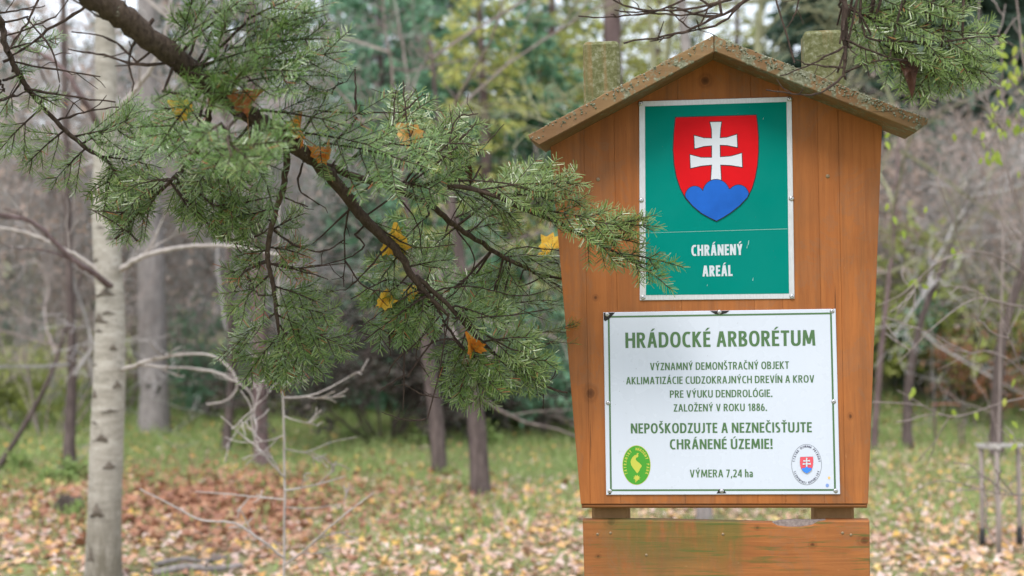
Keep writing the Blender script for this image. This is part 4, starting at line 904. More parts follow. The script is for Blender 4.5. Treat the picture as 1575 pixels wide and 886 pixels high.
for p_ in ((1528, 165), (1520, 240), (1535, 205), (1513, 210), (1530, 100), (1548, 130), (1555, 155), (1563, 180), (1568, 115), (1545, 60), (1572, 60), (1366, 320), (1374, 340), (1388, 362), (1405, 437), (1418, 445), (1440, 455), (1408, 436), (1465, 388), (1470, 395), (1368, 210), (1466, 213), (1530, 245), (1510, 250), (1405, 603), (1402, 610), (1440, 640), (1465, 637), (1500, 640), (1546, 620), (1556, 655), (1552, 675), (1566, 270), (1425, 325), (1362, 225), (1560, 590), (1565, 690)): lleaf(p_[0], p_[1] - 8, 6.0, .038)
Lm.build('leaves', fol_lime, lime)

stake_m = barkmat('grey_stake_wood', (.20, .165, .15), (.33, .28, .25), 40, .12, .3); slat_m = barkmat('pale_slat_wood', (.40, .375, .35), (.54, .51, .48), 40, .2, .3)
sg = P(1533, 855, 8.1); sg.z = gz(sg.x, sg.y)
tri = empty('tree_support', sg, 'three grey stakes joined by pale slats round a young tree at the right edge', 'tree support')
for px, d, top, r_ in ((1509, 8.15, 690, .018), (1533, 7.9, 692, .019), (1566, 8.2, 690, .018)):
    mb = MB(); a = P(px + (4 if px == 1533 else 2), 800, d); a.z = gz(a.x, a.y) - .2; b = P(px, top, d); mb.tube([a, a.lerp(b, .5) + Vector((.004, 0, 0)), b], [r_ * .78, r_ * .78, r_ * .74], 10, 0, True, .05, random.Random(px)); mb.v = [p - sg for p in mb.v]
    st_ = mb.build('stake', stake_m, tri, True)
    if px != 1533:
        mb = MB(); g0 = gz(a.x, a.y); mb.tube([Vector((a.x, a.y, g0 - .01)), Vector((a.x, a.y, g0 + .11))], [r_ * .92, r_ * .92], 10); mb.v = [p - sg for p in mb.v]; mb.build('tar_collar', plain('tar', (.03, .03, .03), .8), st_, True)
def slat(a, b, w_=.026, h=.014):
    mb = MB(); d = (b - a).normalized(); sd = d.cross(Vector((0, 0, 1))).normalized() * w_ / 2; u = Vector((0, 0, h / 2)); a = a - d * .03; b = b + d * .03
    mb.add([q + s1 * sd + s2 * u - sg for q in (a, b) for s1, s2 in ((-1, -1), (1, -1), (1, 1), (-1, 1))], [(0, 1, 2, 3), (7, 6, 5, 4), (0, 4, 5, 1), (1, 5, 6, 2), (2, 6, 7, 3), (3, 7, 4, 0)])
    mb.build('slat', slat_m, tri)
slat(P(1509, 688, 8.15), P(1533, 689, 7.9)); slat(P(1533, 685.5, 7.9), P(1566, 687, 8.2)); slat(P(1509, 684, 8.15), P(1566, 684, 8.2))
yt = P(1537, 845, 8.08); yt.z = gz(yt.x, yt.y); yg = empty('young_tree', yt, 'thin young tree tied between the three grey stakes', 'sapling')
px_branch(yg, [(1537, 860, 8.08), (1536, 700, 8.08), (1540, 500, 8.08), (1544, 250, 8.08), (1540, 60, 8.08)], [.009, .008, .007, .005, .003], twig_brown, 6, 350, 9, .5, 'stem')
fo = P(1456, 690, 13.4); fo.z = gz(fo.x, fo.y); fr = empty('stake_frame', fo, 'low reddish stakes with a rail in front of the blue green shrub at right', 'plant support')
for px, top, r_, c in ((1438, 618, .011, bark_plum), (1476, 652, .010, bark_plum), (1482, 645, .009, bark_plum)):
    mb = MB(); a = P(px, 690, 13.4); a.z = gz(a.x, a.y) - .1; mb.tube([a, P(px, top, 13.4)], [r_, r_], 8); mb.v = [p - fo for p in mb.v]; mb.build('stake', c, fr, True)
mb = MB(); mb.tube([P(1432, 623, 13.36), P(1456, 621, 13.36), P(1478, 623, 13.36)], [.010, .010, .010], 8); mb.v = [p - fo for p in mb.v]; mb.build('rail', barkmat('reddish_rail', (.24, .12, .08), (.32, .17, .12), 30, .3, .3), fr, True)

# dead wood on the ground
def log(px0, py0, px1, py1, r_, label, seed):
    rng = random.Random(seed)
    def gp(px, py):
        d = CAM_H * FPX / (py - 443); x = (px - 787.5) / FPX * d; return Vector((x, d, gz(x, d) + r_ * 1.7))
    a, b = gp(px0, py0), gp(px1, py1); mb = MB(); c_ = curve([a, a.lerp(b, .35) + Vector((0, .02, .012)), a.lerp(b, .7) + Vector((0, -.02, -.004)), b], 5)
    mb.tube([p - a for p in c_], lerpr([r_, r_ * 1.05, r_ * .9, r_ * .75], len(c_)), 10, 0, True, .07, rng)
    i = len(c_) // 2; mb.tube([c_[i] - a, c_[i] - a + Vector((.05, -.03, .07)), c_[i] - a + Vector((.10, -.05, .08))], [r_ * .4, r_ * .3, r_ * .2], 6)
    o = mb.build('dead_branch', bark_grey, None, True); o.location = a; tag(o, label, 'dead branch', 'dead branches on the ground')
log(238, 878, 348, 864, .013, 'dead branch in the litter right of the poplar, the upper of two', 1)
log(236, 895, 372, 880, .018, 'thicker dead branch at the bottom edge, the lower of two', 2)
u0 = P(108, 788, 9.55); u0.z = gz(u0.x, u0.y); rng = random.Random(8); mb = MB()
rg = [[Vector((math.cos(6.283 * i / 14) * r_ * rng.uniform(.85, 1.15), math.sin(6.283 * i / 14) * r_ * .8, z * rng.uniform(.8, 1.2))) for i in range(14)] for r_, z in ((.17, -.05), (.15, .04), (.12, .09), (.07, .10))]
for q in rg: mb.v.extend(q)
for k in range(3):
    for i in range(14): mb.f.append((k*14 + i, k*14 + (i+1) % 14, (k+1)*14 + (i+1) % 14, (k+1)*14 + i)); mb.m.append(0)
mb.f.append(tuple(42 + i for i in range(14))); mb.m.append(0)
st = mb.build('tree_stump', barkmat('rotten_wood', (.04, .032, .028), (.10, .08, .065), 30, .3, 1.0), None); st.location = u0; st.scale = (.68, .68, 1.0); tag(st, 'low dark rotten stump left of the poplar foot', 'stump')

# ------------------------------------------------------------------ firs reaching into the picture
bark_fir = barkmat('fir_bark', (.050, .035, .027), (.115, .082, .062), 120, .5, .9, (.30, .30, .24), .67)
bark_twig = barkmat('fir_twig_bark', (.035, .024, .020), (.085, .058, .045), 160, .4, .5, (.20, .20, .17), .68)
ndl_green = leafmat('fir_needles', [(.065, .125, .016), (.115, .19, .028), (.08, .155, .02), (.23, .29, .08), (.048, .10, .013), (.10, .17, .024)], .16, .3, .7)
ndl_blue = leafmat('fir_needles_bluish', [(.075, .155, .028), (.13, .23, .048), (.095, .185, .036), (.25, .33, .11), (.055, .12, .02), (.11, .20, .042)], .16, .3, .7)
ndl_yel = leafmat('fir_needles_yellowish', [(.10, .175, .032), (.16, .235, .05), (.075, .14, .025), (.23, .29, .09), (.125, .20, .04)], .16, .3, .7)
ndl_rust = leafmat('fir_needles_dead', [(.26, .09, .035), (.34, .13, .05), (.18, .065, .03)], .2, .6)
NEEDLE = [ndl_green, ndl_blue, ndl_yel, ndl_rust]

def needles(N, pts, rng, n_up, L, per_m, c, t0=0.0, rust=.02):
    """needles combed to both sides of a twig and forward over its top"""
    seg = [(pts[i+1] - pts[i]).length for i in range(len(pts) - 1)]; tot = sum(seg)
    if tot < 1e-4: return
    k = max(4, int(tot * per_m)); 
    for j in range(k):
        s_ = tot * (t0 + (1 - t0) * (j + rng.random()) / k); i = 0; q = s_
        while i < len(seg) - 1 and q > seg[i]: q -= seg[i]; i += 1
        d = (pts[i+1] - pts[i]).normalized(); p = pts[i] + d * q
        sd = d.cross(n_up).normalized(); u = sd.cross(d).normalized()
        side = 1 if j % 2 else -1
        phi = rng.gauss(.10, .26)                       # lift out of the flat of the spray
        out = sd * side * math.cos(phi) + u * math.sin(phi)
        if rng.random() < .25: out = (u + sd * rng.uniform(-.7, .7)).normalized()
        if rng.random() < .05: out = -out
        f = rng.uniform(.45, .95) + (.9 if s_ > tot * .93 else 0)
        dr = (out + d * f).normalized()
        tip = max(0, s_ / tot - .80) / .20
        l = L * rng.uniform(.72, 1.08) * (1 - .35 * tip)
        N.needle(p, (dr + Vector((0, 0, -.10))).normalized(), u + sd * rng.uniform(-.5, .5), l, .0021 * rng.uniform(.85, 1.15), 3 if rng.random() < rust else c)

def wig(p0, p1, rng, n=6, amp=.03, sag=0.0):
    L = (p1 - p0).length; out = []; o = Vector((0, 0, 0))
    for i in range(n + 1):
        t = i / n; o = o + Vector((rng.gauss(0, 1), rng.gauss(0, 1), rng.gauss(0, 1))) * amp * L / n
        out.append(p0.lerp(p1, t) + o * (t if t < 1 else 1) + Vector((0, 0, -sag * L * 4 * t * (1 - t) * -1)))
    return out

def spray(W, N, p0, p1, rng, c, side=6, L=.028, dens=480, sag=.03, face=None, bare=.0, rust=.02, r0=.0026, fan=1.0):
    """one living shoot: an axis, paired side shoots in one plane, needles along all of them"""
    side = max(3, round(side * .72)); ax = wig(p0, p1, rng, 8, .05, sag); ln = (p1 - p0).length
    d = (p1 - p0).normalized(); nu = face or (Vector((rng.gauss(0, .35), -.75 + rng.gauss(0, .25), .65)))
    nu = (nu - d * nu.dot(d)).normalized(); sd = d.cross(nu).normalized()
    W.tube(ax, lerpr([r0, r0 * .35], len(ax)), 5, 0, False)
    needles(N, ax, rng, nu, L, dens, c, bare, rust)
    for k in range(side):
        t = .12 + .76 * (k + .5 * rng.random()) / side
        if t < bare * .6: continue
        i = min(int(t * 8), 7); q = ax[i].lerp(ax[i+1], t * 8 - i)
        for sgn in ((1, -1) if rng.random() < .8 else (rng.choice((1, -1)),)):
            l = ln * fan * (.58 * (1 - t) + .14) * rng.uniform(.75, 1.15); l = min(l, .16)
            if l < .02: continue
            a = rng.uniform(.7, 1.05)
            e = q + (d * math.cos(a) + sd * sgn * math.sin(a) + nu * rng.gauss(0, .15)) * l
            tw = wig(q, e, rng, 5, .06, -.02)
            tw = [p_ + d * (.10 * l * (i_ / 5) ** 2) for i_, p_ in enumerate(tw)]
            W.tube(tw, lerpr([r0 * .6, r0 * .3], len(tw)), 4, 0, False)
            needles(N, tw, rng, nu, L * .95, dens, c, .0 if bare < .3 else .25, rust)
            if l > .08 and rng.random() < .4:
                for s2 in ((1, -1) if rng.random() < .5 else (1,)):
                    q2 = tw[2].lerp(tw[3], rng.random()); e2 = q2 + ((tw[5] - tw[2]).normalized() * .75 + sd.cross(nu).normalized() * 0 + (d if s2 > 0 else sd * sgn) * .65).normalized() * l * rng.uniform(.35, .5)
                    t3 = wig(q2, e2, rng, 3, .05); W.tube(t3, lerpr([r0 * .4, r0 * .25], len(t3)), 4, 0, False)
                    needles(N, t3, rng, nu, L * .9, dens, c, 0, rust)

def dead(W, pts, r, rng, buds=True, forks=2):
    """a dead twig with knobbly joints and short broken forks"""
    c_ = curve(pts, 5); k = len(c_)
    c_ = [p + Vector((rng.gauss(0, 1), rng.gauss(0, 1), rng.gauss(0, 1))) * r * .4 for p in c_]
    W.tube(c_, [r * (1 - .55 * i / k) * rng.uniform(.8, 1.35) for i in range(k)], 5)
    for _ in range(forks):
        i = rng.randrange(1, k - 1); d = (c_[i] - c_[i-1]).normalized()
        o = Vector((rng.gauss(0, 1), rng.gauss(0, .6), rng.gauss(0, 1))).normalized()
        e = c_[i] + (d * .6 + o).normalized() * rng.uniform(.015, .06)
        m_ = c_[i].lerp(e, .5) + Vector((rng.gauss(0, .004), 0, rng.gauss(0, .004)))
        W.tube([c_[i], m_, e], [r * .55, r * .5, r * .35], 4)

fir = empty('fir_tree', (-1.55, 2.3, gz(-1.55, 2.3)), 'old fir whose drooping dark limbs with green needles hang in front of the notice board', 'fir tree')
FO = fir.location.copy()
def rel(pts): return [p - FO for p in pts]
tb = MB(); tpts = [Vector((0, 0, -.1)), Vector((.01, 0, .15)), Vector((.0, .02, 1)), Vector((-.02, .01, 2.2)), Vector((0, 0, 3.6)), Vector((0.02, 0, 5.2)), Vector((0, 0, 7.5))]
tb.tube(curve(tpts, 6), lerpr([.20, .15, .13, .12, .10, .07, .02], 37), 14, 0, True, .04, random.Random(3)); tb.build('trunk', bark_fir, fir, True)

def limb(name_seed, path, radii, owner, sprays=(), twigs=(), auto=0, cauto=0, autorange=(.2, 1), thin=.2):
    """path: (px, py, distance) knots of the limb; sprays: (x0,y0,d0, x1,y1,d1, colour, side shoots, opts)"""
    rng = random.Random(name_seed); O = owner.location
    W, T, N = MB(), MB(), MB()
    pts = curve([P(*k) if not isinstance(k, Vector) else k for k in path], 7)
    rl = lerpr(radii, len(pts)); pts = [p + Vector((rng.gauss(0, 1), rng.gauss(0, 1), rng.gauss(0, 1))) * min(.0025, r_ * .17) for p, r_ in zip(pts, rl)]
    W.tube(pts, [r * rng.uniform(.95, 1.07) for r in rl], 10, 0, True, .07, rng)
    for s_ in sprays:
        if rng.random() < thin: continue
        x0, y0, d0, x1, y1, d1, c, side = s_[:8]; o = dict(s_[8]) if len(s_) > 8 else {}
        d0, d1 = (3.1 - (3.1 - q) * .72 if q < 3.1 else q for q in (d0, d1))
        a0 = P(x0, y0, d0); q = min(pts, key=lambda p: (p - a0).length)
        if (q - a0).length > .010:
            j_ = q + (pts[-1] - pts[0]).normalized() * -.01; cn = wig(j_, a0, rng, 5, .07, -.03); T.tube(cn, lerpr([.0034, .0026], len(cn)), 5, 0, False)
        spray(T, N, a0, P(x1, y1, d1), rng, c, side, **o)
    for t_ in twigs:
        r = t_[0]; e_ = [P(*t_[1]), P(*t_[-1])]; q0, q1 = (min(pts, key=lambda p: (p - e).length) for e in e_)
        a0, q = (e_[0], q0) if (q0 - e_[0]).length <= (q1 - e_[1]).length else (e_[1], q1)
        if (q - a0).length > .008: cn = wig(q, a0, rng, 5, .08, -.03); T.tube(cn, lerpr([r, r * .95], len(cn)), 5, 0, False)
        dead(T, [P(*k) for k in t_[1:]], r, rng, True, rng.choice((1, 2, 3)))
    for k in range(auto):
        t = rng.uniform(*autorange); i = int(t * (len(pts) - 2)); q = pts[i]; d = (pts[i+1] - pts[i]).normalized()
        o = (Vector((rng.gauss(0, 1), rng.gauss(0, .8), rng.gauss(-.1, .6))).normalized() + d * .5).normalized()
        spray(T, N, q, q + o * rng.uniform(.10, .2), rng, cauto, rng.choice((3, 4, 5)))
    for m_ in (W, T, N): m_.v = [p - O for p in m_.v]
    wo = W.build('limb', bark_fir, owner, True)
    if T.v: T.build('twigs', bark_twig, wo)
    if N.v: N.build('needles', NEEDLE, wo)
    return wo
G_, B_, Y_ = 0, 1, 2
TR = Vector((-1.52, 2.32, 2.75))
# main limb, down from the trunk past the top left corner
limb(11, [TR, (-60, -190, 2.42), (130, -20, 2.55), (205, 40, 2.62), (290, 108, 2.72), (375, 172, 2.8), (440, 212, 2.88), (505, 268, 2.98), (560, 335, 3.06), (612, 388, 3.12), (645, 440, 3.16), (690, 485, 3.2)],
  [.032, .029, .025, .023, .020, .0175, .0155, .014, .0115, .009, .0065, .004], fir,
  sprays=[
    # bluish mass over the limb, nearer the lens
    (300, 60, 2.62, 372, 5, 2.5, B_, 6), (330, 55, 2.66, 500, 12, 2.6, B_, 6), (350, 75, 2.7, 515, 62, 2.6, B_, 7), (380, 60, 2.7, 470, 30, 2.55, B_, 5), (250, 80, 2.6, 330, 25, 2.45, B_, 5),
    (360, 110, 2.72, 535, 82, 2.7, B_, 7), (380, 125, 2.75, 530, 118, 2.7, G_, 6), (300, 120, 2.6, 470, 110, 2.5, B_, 7), (310, 105, 2.6, 420, 70, 2.45, B_, 6), (270, 110, 2.55, 380, 135, 2.4, B_, 6),
    (260, 100, 2.6, 190, 175, 2.5, G_, 6), (290, 130, 2.6, 215, 190, 2.5, B_, 6), (300, 150, 2.6, 240, 235, 2.45, B_, 6), (330, 150, 2.7, 300, 245, 2.5, B_, 6), (360, 170, 2.7, 330, 280, 2.55, B_, 7),
    (390, 190, 2.75, 365, 290, 2.6, B_, 6), (420, 200, 2.8, 440, 290, 2.6, B_, 6), (400, 170, 2.7, 530, 195, 2.65, G_, 6), (430, 200, 2.8, 560, 215, 2.75, B_, 6), (470, 205, 2.85, 600, 235, 2.7, B_, 6),
    (500, 220, 2.9, 670, 268, 2.7, B_, 7), (330, 20, 2.6, 420, -15, 2.6, G_, 5), (280, 60, 2.6, 300, -10, 2.5, B_, 5), (380, 30, 2.6, 480, -10, 2.6, G_, 5),
    (250, 140, 2.5, 345, 175, 2.35, B_, 6), (300, 200, 2.5, 360, 260, 2.35, B_, 6), (330, 95, 2.5, 350, 30, 2.35, B_, 5), (420, 140, 2.6, 500, 160, 2.5, B_, 5),
    (480, 215, 2.9, 640, 245, 2.85, B_, 6), (540, 220, 2.95, 690, 235, 2.9, G_, 6), (570, 330, 3.08, 500, 420, 3.1, G_, 6), (600, 370, 3.1, 520, 445, 3.12, G_, 6),
    (560, 330, 3.1, 640, 400, 3.15, G_, 6), (615, 390, 3.15, 560, 470, 3.2, G_, 6), (630, 410, 3.15, 700, 400, 3.2, G_, 6), (640, 430, 3.16, 570, 520, 3.2, B_, 6), (650, 450, 3.18, 620, 530, 3.2, G_, 6),
    (500, 160, 2.9, 545, 205, 2.9, G_, 5), (350, 230, 2.7, 290, 300, 2.65, G_, 6), (395, 235, 2.8, 420, 330, 2.75, B_, 5)],
  twigs=[(.0026, (548, 172, 2.95), (547, 140, 2.95), (546, 104, 2.95)), (.0024, (635, 232, 3.0), (625, 180, 3.0), (620, 124, 3.0)), (.0022, (606, 188, 3.0), (607, 160, 3.0), (610, 138, 3.0)),
    (.0024, (490, 170, 2.9), (545, 174, 2.92), (620, 172, 2.95)), (.002, (510, 145, 2.9), (517, 132, 2.9), (528, 126, 2.9)), (.0022, (640, 230, 3.05), (690, 220, 3.05), (740, 224, 3.05)),
    (.0022, (690, 222, 3.05), (702, 183, 3.05), (735, 175, 3.05)), (.002, (705, 215, 3.05), (725, 198, 3.05), (735, 184, 3.05)), (.0022, (620, 170, 3), (640, 155, 3), (650, 143, 3)),
    (.003, (235, 30, 2.65), (200, 80, 2.65), (205, 140, 2.65)), (.0032, (270, 95, 2.68), (215, 100, 2.7), (160, 85, 2.72), (105, 75, 2.75)), (.0026, (210, 95, 2.7), (170, 60, 2.72), (110, 48, 2.74)),
    (.0022, (205, 30, 2.6), (165, 30, 2.6), (112, 0, 2.6)), (.0022, (190, 30, 2.6), (140, 15, 2.6), (100, -8, 2.6)),
    (.0026, (465, 250, 2.95), (460, 290, 2.98), (490, 315, 3.0)), (.0024, (540, 300, 3.03), (530, 360, 3.08), (530, 440, 3.1)), (.0024, (540, 320, 3.05), (480, 375, 3.1), (440, 380, 3.1)),
    (.0024, (545, 360, 3.1), (560, 380, 3.1), (525, 400, 3.12), (475, 410, 3.1)), (.0022, (530, 400, 3.1), (560, 440, 3.1), (600, 450, 3.14)), (.002, (580, 350, 3.1), (640, 380, 3.1), (700, 375, 3.1)),
    (.0022, (600, 375, 3.1), (560, 420, 3.1), (530, 445, 3.1), (490, 450, 3.1)), (.0026, (655, 455, 3.16), (610, 485, 3.16), (560, 525, 3.16)), (.0022, (650, 450, 3.16), (600, 430, 3.16), (540, 460, 3.16)),
    (.0026, (640, 455, 3.18), (625, 520, 3.18), (622, 580, 3.18), (620, 630, 3.18)), (.0022, (625, 575, 3.18), (600, 590, 3.18), (583, 602, 3.18)), (.002, (624, 540, 3.18), (605, 560, 3.18), (594, 580, 3.18)),
    (.002, (622, 590, 3.18), (645, 605, 3.18), (676, 612, 3.18)), (.0018, (655, 645, 3.18), (620, 646, 3.18), (587, 634, 3.18)), (.002, (625, 515, 3.18), (600, 512, 3.18), (565, 495, 3.18)), (.0022, (598, 512, 3.18), (599, 530, 3.18), (600, 548, 3.18))])
# second limb, forking right behind the board's edge
limb(12, [(478, 246, 2.94), (540, 270, 3.04), (600, 288, 3.12), (655, 312, 3.2), (705, 350, 3.28), (770, 393, 3.38), (830, 420, 3.47), (868, 430, 3.52)], [.009, .0085, .0078, .007, .0062, .0055, .0045, .003], fir,
  sprays=[(585, 215, 3.05, 665, 152, 3.1, G_, 6), (600, 210, 3.1, 640, 168, 3.15, G_, 5), (640, 225, 3.1, 745, 190, 3.15, G_, 6), (660, 230, 3.1, 720, 262, 3.1, G_, 6),
    (690, 275, 3.2, 700, 200, 3.2, G_, 6), (690, 260, 3.2, 795, 160, 3.25, G_, 7, {'fan': 1.1}), (725, 255, 3.2, 880, 172, 3.28, G_, 7, {'fan': 1.1}), (752, 278, 3.2, 830, 248, 3.25, G_, 6),
    (770, 290, 3.25, 850, 255, 3.3, G_, 5), (720, 300, 3.2, 780, 270, 3.2, G_, 5), (700, 335, 3.3, 780, 305, 3.35, G_, 6), (700, 350, 3.3, 640, 410, 3.3, G_, 6), (740, 370, 3.35, 700, 450, 3.4, G_, 6),
    (760, 385, 3.4, 850, 350, 3.5, G_, 6), (780, 395, 3.4, 860, 400, 3.52, G_, 6), (780, 400, 3.4, 755, 470, 3.4, G_, 6), (800, 410, 3.45, 835, 480, 3.5, G_, 6), (720, 355, 3.3, 800, 340, 3.4, G_, 6), (820, 420, 3.48, 880, 455, 3.6, Y_, 6),
    (660, 330, 3.2, 600, 390, 3.25, B_, 6), (650, 310, 3.2, 610, 350, 3.2, G_, 5), (700, 440, 3.4, 790, 430, 3.45, G_, 6), (730, 420, 3.4, 660, 470, 3.4, B_, 6), (770, 470, 3.4, 855, 465, 3.5, G_, 6), (760, 450, 3.4, 690, 500, 3.4, G_, 6)],
  twigs=[(.002, (690, 345, 3.3), (660, 420, 3.3), (640, 500, 3.3)), (.002, (770, 395, 3.4), (800, 380, 3.4), (860, 385, 3.5)), (.002, (720, 360, 3.3), (760, 330, 3.3), (840, 325, 3.35)), (.0022, (805, 415, 3.45), (790, 460, 3.45), (775, 520, 3.45)),
    (.002, (840, 425, 3.5), (800, 440, 3.5), (760, 445, 3.5)), (.002, (700, 350, 3.3), (730, 400, 3.3), (700, 450, 3.3), (650, 480, 3.3)), (.002, (600, 290, 3.1), (640, 340, 3.15), (650, 400, 3.2)),
    (.002, (740, 255, 3.2), (715, 300, 3.2), (690, 345, 3.25)), (.002, (690, 265, 3.2), (740, 230, 3.2), (775, 190, 3.2)), (.002, (860, 405, 3.55), (820, 400, 3.5), (790, 405, 3.5))])
# third limb, its living tip crossing the face of the board
limb(13, [(560, 276, 3.02), (620, 285, 3.05), (680, 284, 3.08), (745, 296, 3.11), (805, 322, 3.14), (860, 344, 3.16), (905, 367, 3.17), (960, 394, 3.18), (1000, 408, 3.18)], [.0065, .006, .0055, .005, .0045, .004, .0034, .0026, .002], fir, thin=0,
  sprays=[(740, 292, 3.12, 902, 282, 3.14, Y_, 8, {'fan': .75}), (770, 298, 3.12, 915, 318, 3.13, Y_, 7, {'fan': .7}), (790, 300, 3.13, 885, 270, 3.1, Y_, 6), (820, 325, 3.14, 910, 335, 3.12, Y_, 5), (855, 335, 3.15, 960, 350, 3.13, Y_, 5),
    (900, 348, 3.16, 1020, 350, 3.15, Y_, 5, {'fan': .6}), (930, 352, 3.16, 1010, 332, 3.14, Y_, 4), (905, 362, 3.17, 990, 378, 3.16, G_, 5), (955, 390, 3.18, 1050, 412, 3.17, G_, 4, {'fan': .6}), (960, 395, 3.18, 1038, 445, 3.17, G_, 4, {'fan': .6}), (895, 358, 3.17, 960, 410, 3.18, Y_, 4), (740, 300, 3.12, 800, 345, 3.2, G_, 5), (690, 290, 3.1, 760, 320, 3.2, G_, 5), (660, 285, 3.08, 720, 255, 3.0, B_, 5), (620, 280, 3.05, 690, 300, 2.95, B_, 6)],
  twigs=[(.0024, (660, 280, 3.08), (740, 278, 3.1), (830, 292, 3.1)), (.002, (770, 300, 3.12), (720, 285, 3.1), (700, 270, 3.1)), (.0014, (895, 365, 3.15), (880, 355, 3.13), (858, 350, 3.12))])
# hanging limb in the middle
limb(14, [(436, 209, 2.875), (441, 240, 2.91), (436, 285, 2.96), (424, 325, 3.0), (414, 365, 3.03), (412, 400, 3.05), (420, 440, 3.06), (426, 490, 3.07), (430, 540, 3.08), (420, 568, 3.08)], [.0075, .007, .0065, .006, .0058, .0054, .0048, .004, .003, .002], fir, thin=.08,
  sprays=[(425, 320, 3.0, 330, 350, 3.0, G_, 6), (418, 340, 3.02, 340, 320, 2.98, G_, 6), (416, 355, 3.03, 470, 330, 3.0, G_, 5), (414, 385, 3.04, 360, 395, 3.04, Y_, 4, {'rust': .06}), (413, 400, 3.05, 345, 425, 3.04, G_, 5, {'rust': .08}),
    (418, 420, 3.06, 350, 490, 3.04, G_, 6, {'rust': .06}), (420, 440, 3.06, 500, 470, 3.05, G_, 6), (424, 460, 3.06, 335, 510, 3.04, Y_, 7), (426, 480, 3.07, 330, 555, 3.05, G_, 7), (427, 485, 3.07, 540, 545, 3.06, G_, 8), (427, 470, 3.07, 520, 490, 3.06, G_, 6),
    (429, 515, 3.08, 370, 590, 3.06, G_, 6), (430, 520, 3.08, 500, 580, 3.06, G_, 6), (428, 535, 3.08, 440, 600, 3.08, G_, 5), (424, 545, 3.08, 395, 580, 3.08, G_, 4), (412, 405, 3.05, 480, 420, 3.04, Y_, 4, {'rust': .3}), (414, 380, 3.04, 475, 395, 3.02, G_, 4, {'rust': .2}), (430, 500, 3.07, 470, 560, 3.04, G_, 6), (424, 500, 3.07, 380, 540, 3.04, G_, 6)],
  twigs=[(.003, (412, 400, 3.05), (375, 420, 3.05), (360, 450, 3.05)), (.0026, (416, 350, 3.03), (460, 380, 3.05), (500, 385, 3.06), (530, 368, 3.06)), (.0022, (413, 405, 3.05), (450, 412, 3.05), (530, 405, 3.06)), (.0022, (418, 405, 3.05), (470, 418, 3.05), (505, 430, 3.05)), (.0022, (425, 300, 3.0), (455, 310, 3.0), (475, 318, 3.0)), (.002, (380, 425, 3.05), (390, 440, 3.05), (398, 455, 3.05))])
# lower limbs from the end of the main limb
limb(15, [(640, 425, 3.15), (690, 470, 3.2), (740, 525, 3.25), (800, 575, 3.3), (850, 598, 3.34), (872, 604, 3.36)], [.0055, .005, .0045, .0036, .0028, .002], fir,
  sprays=[(680, 460, 3.2, 600, 515, 3.2, B_, 6), (700, 480, 3.22, 790, 470, 3.25, G_, 6), (720, 500, 3.24, 690, 600, 3.22, G_, 6), (735, 520, 3.25, 738, 635, 3.22, G_, 7), (730, 515, 3.25, 690, 580, 3.2, G_, 6), (745, 525, 3.25, 830, 520, 3.28, Y_, 6), (760, 540, 3.26, 775, 610, 3.25, G_, 6),
    (770, 548, 3.27, 855, 560, 3.3, Y_, 7), (780, 555, 3.28, 840, 600, 3.28, G_, 6), (760, 535, 3.26, 850, 530, 3.32, G_, 6), (700, 470, 3.2, 780, 500, 3.2, G_, 6), (720, 560, 3.24, 700, 625, 3.22, G_, 5), (660, 450, 3.18, 590, 500, 3.15, G_, 6), (800, 500, 3.3, 866, 480, 3.45, G_, 6), (790, 520, 3.3, 866, 510, 3.45, G_, 6)],
  twigs=[(.003, (665, 460, 3.18), (700, 520, 3.22), (760, 570, 3.26), (830, 600, 3.3)), (.0022, (690, 470, 3.2), (760, 520, 3.25), (860, 528, 3.36)), (.002, (700, 490, 3.2), (780, 485, 3.2), (850, 475, 3.4)), (.002, (680, 465, 3.2), (640, 540, 3.2), (660, 580, 3.2)), (.002, (830, 600, 3.3), (836, 610, 3.3), (836, 630, 3.3)), (.002, (835, 598, 3.3), (850, 580, 3.3), (858, 563, 3.3)), (.002, (720, 500, 3.22), (800, 540, 3.25), (865, 520, 3.4)),
    (.002, (660, 450, 3.18), (720, 440, 3.2), (800, 455, 3.3), (860, 440, 3.4)), (.002, (655, 440, 3.17), (600, 470, 3.15), (560, 500, 3.12)), (.0026, (720, 545, 3.24), (690, 520, 3.2), (650, 535, 3.2))])
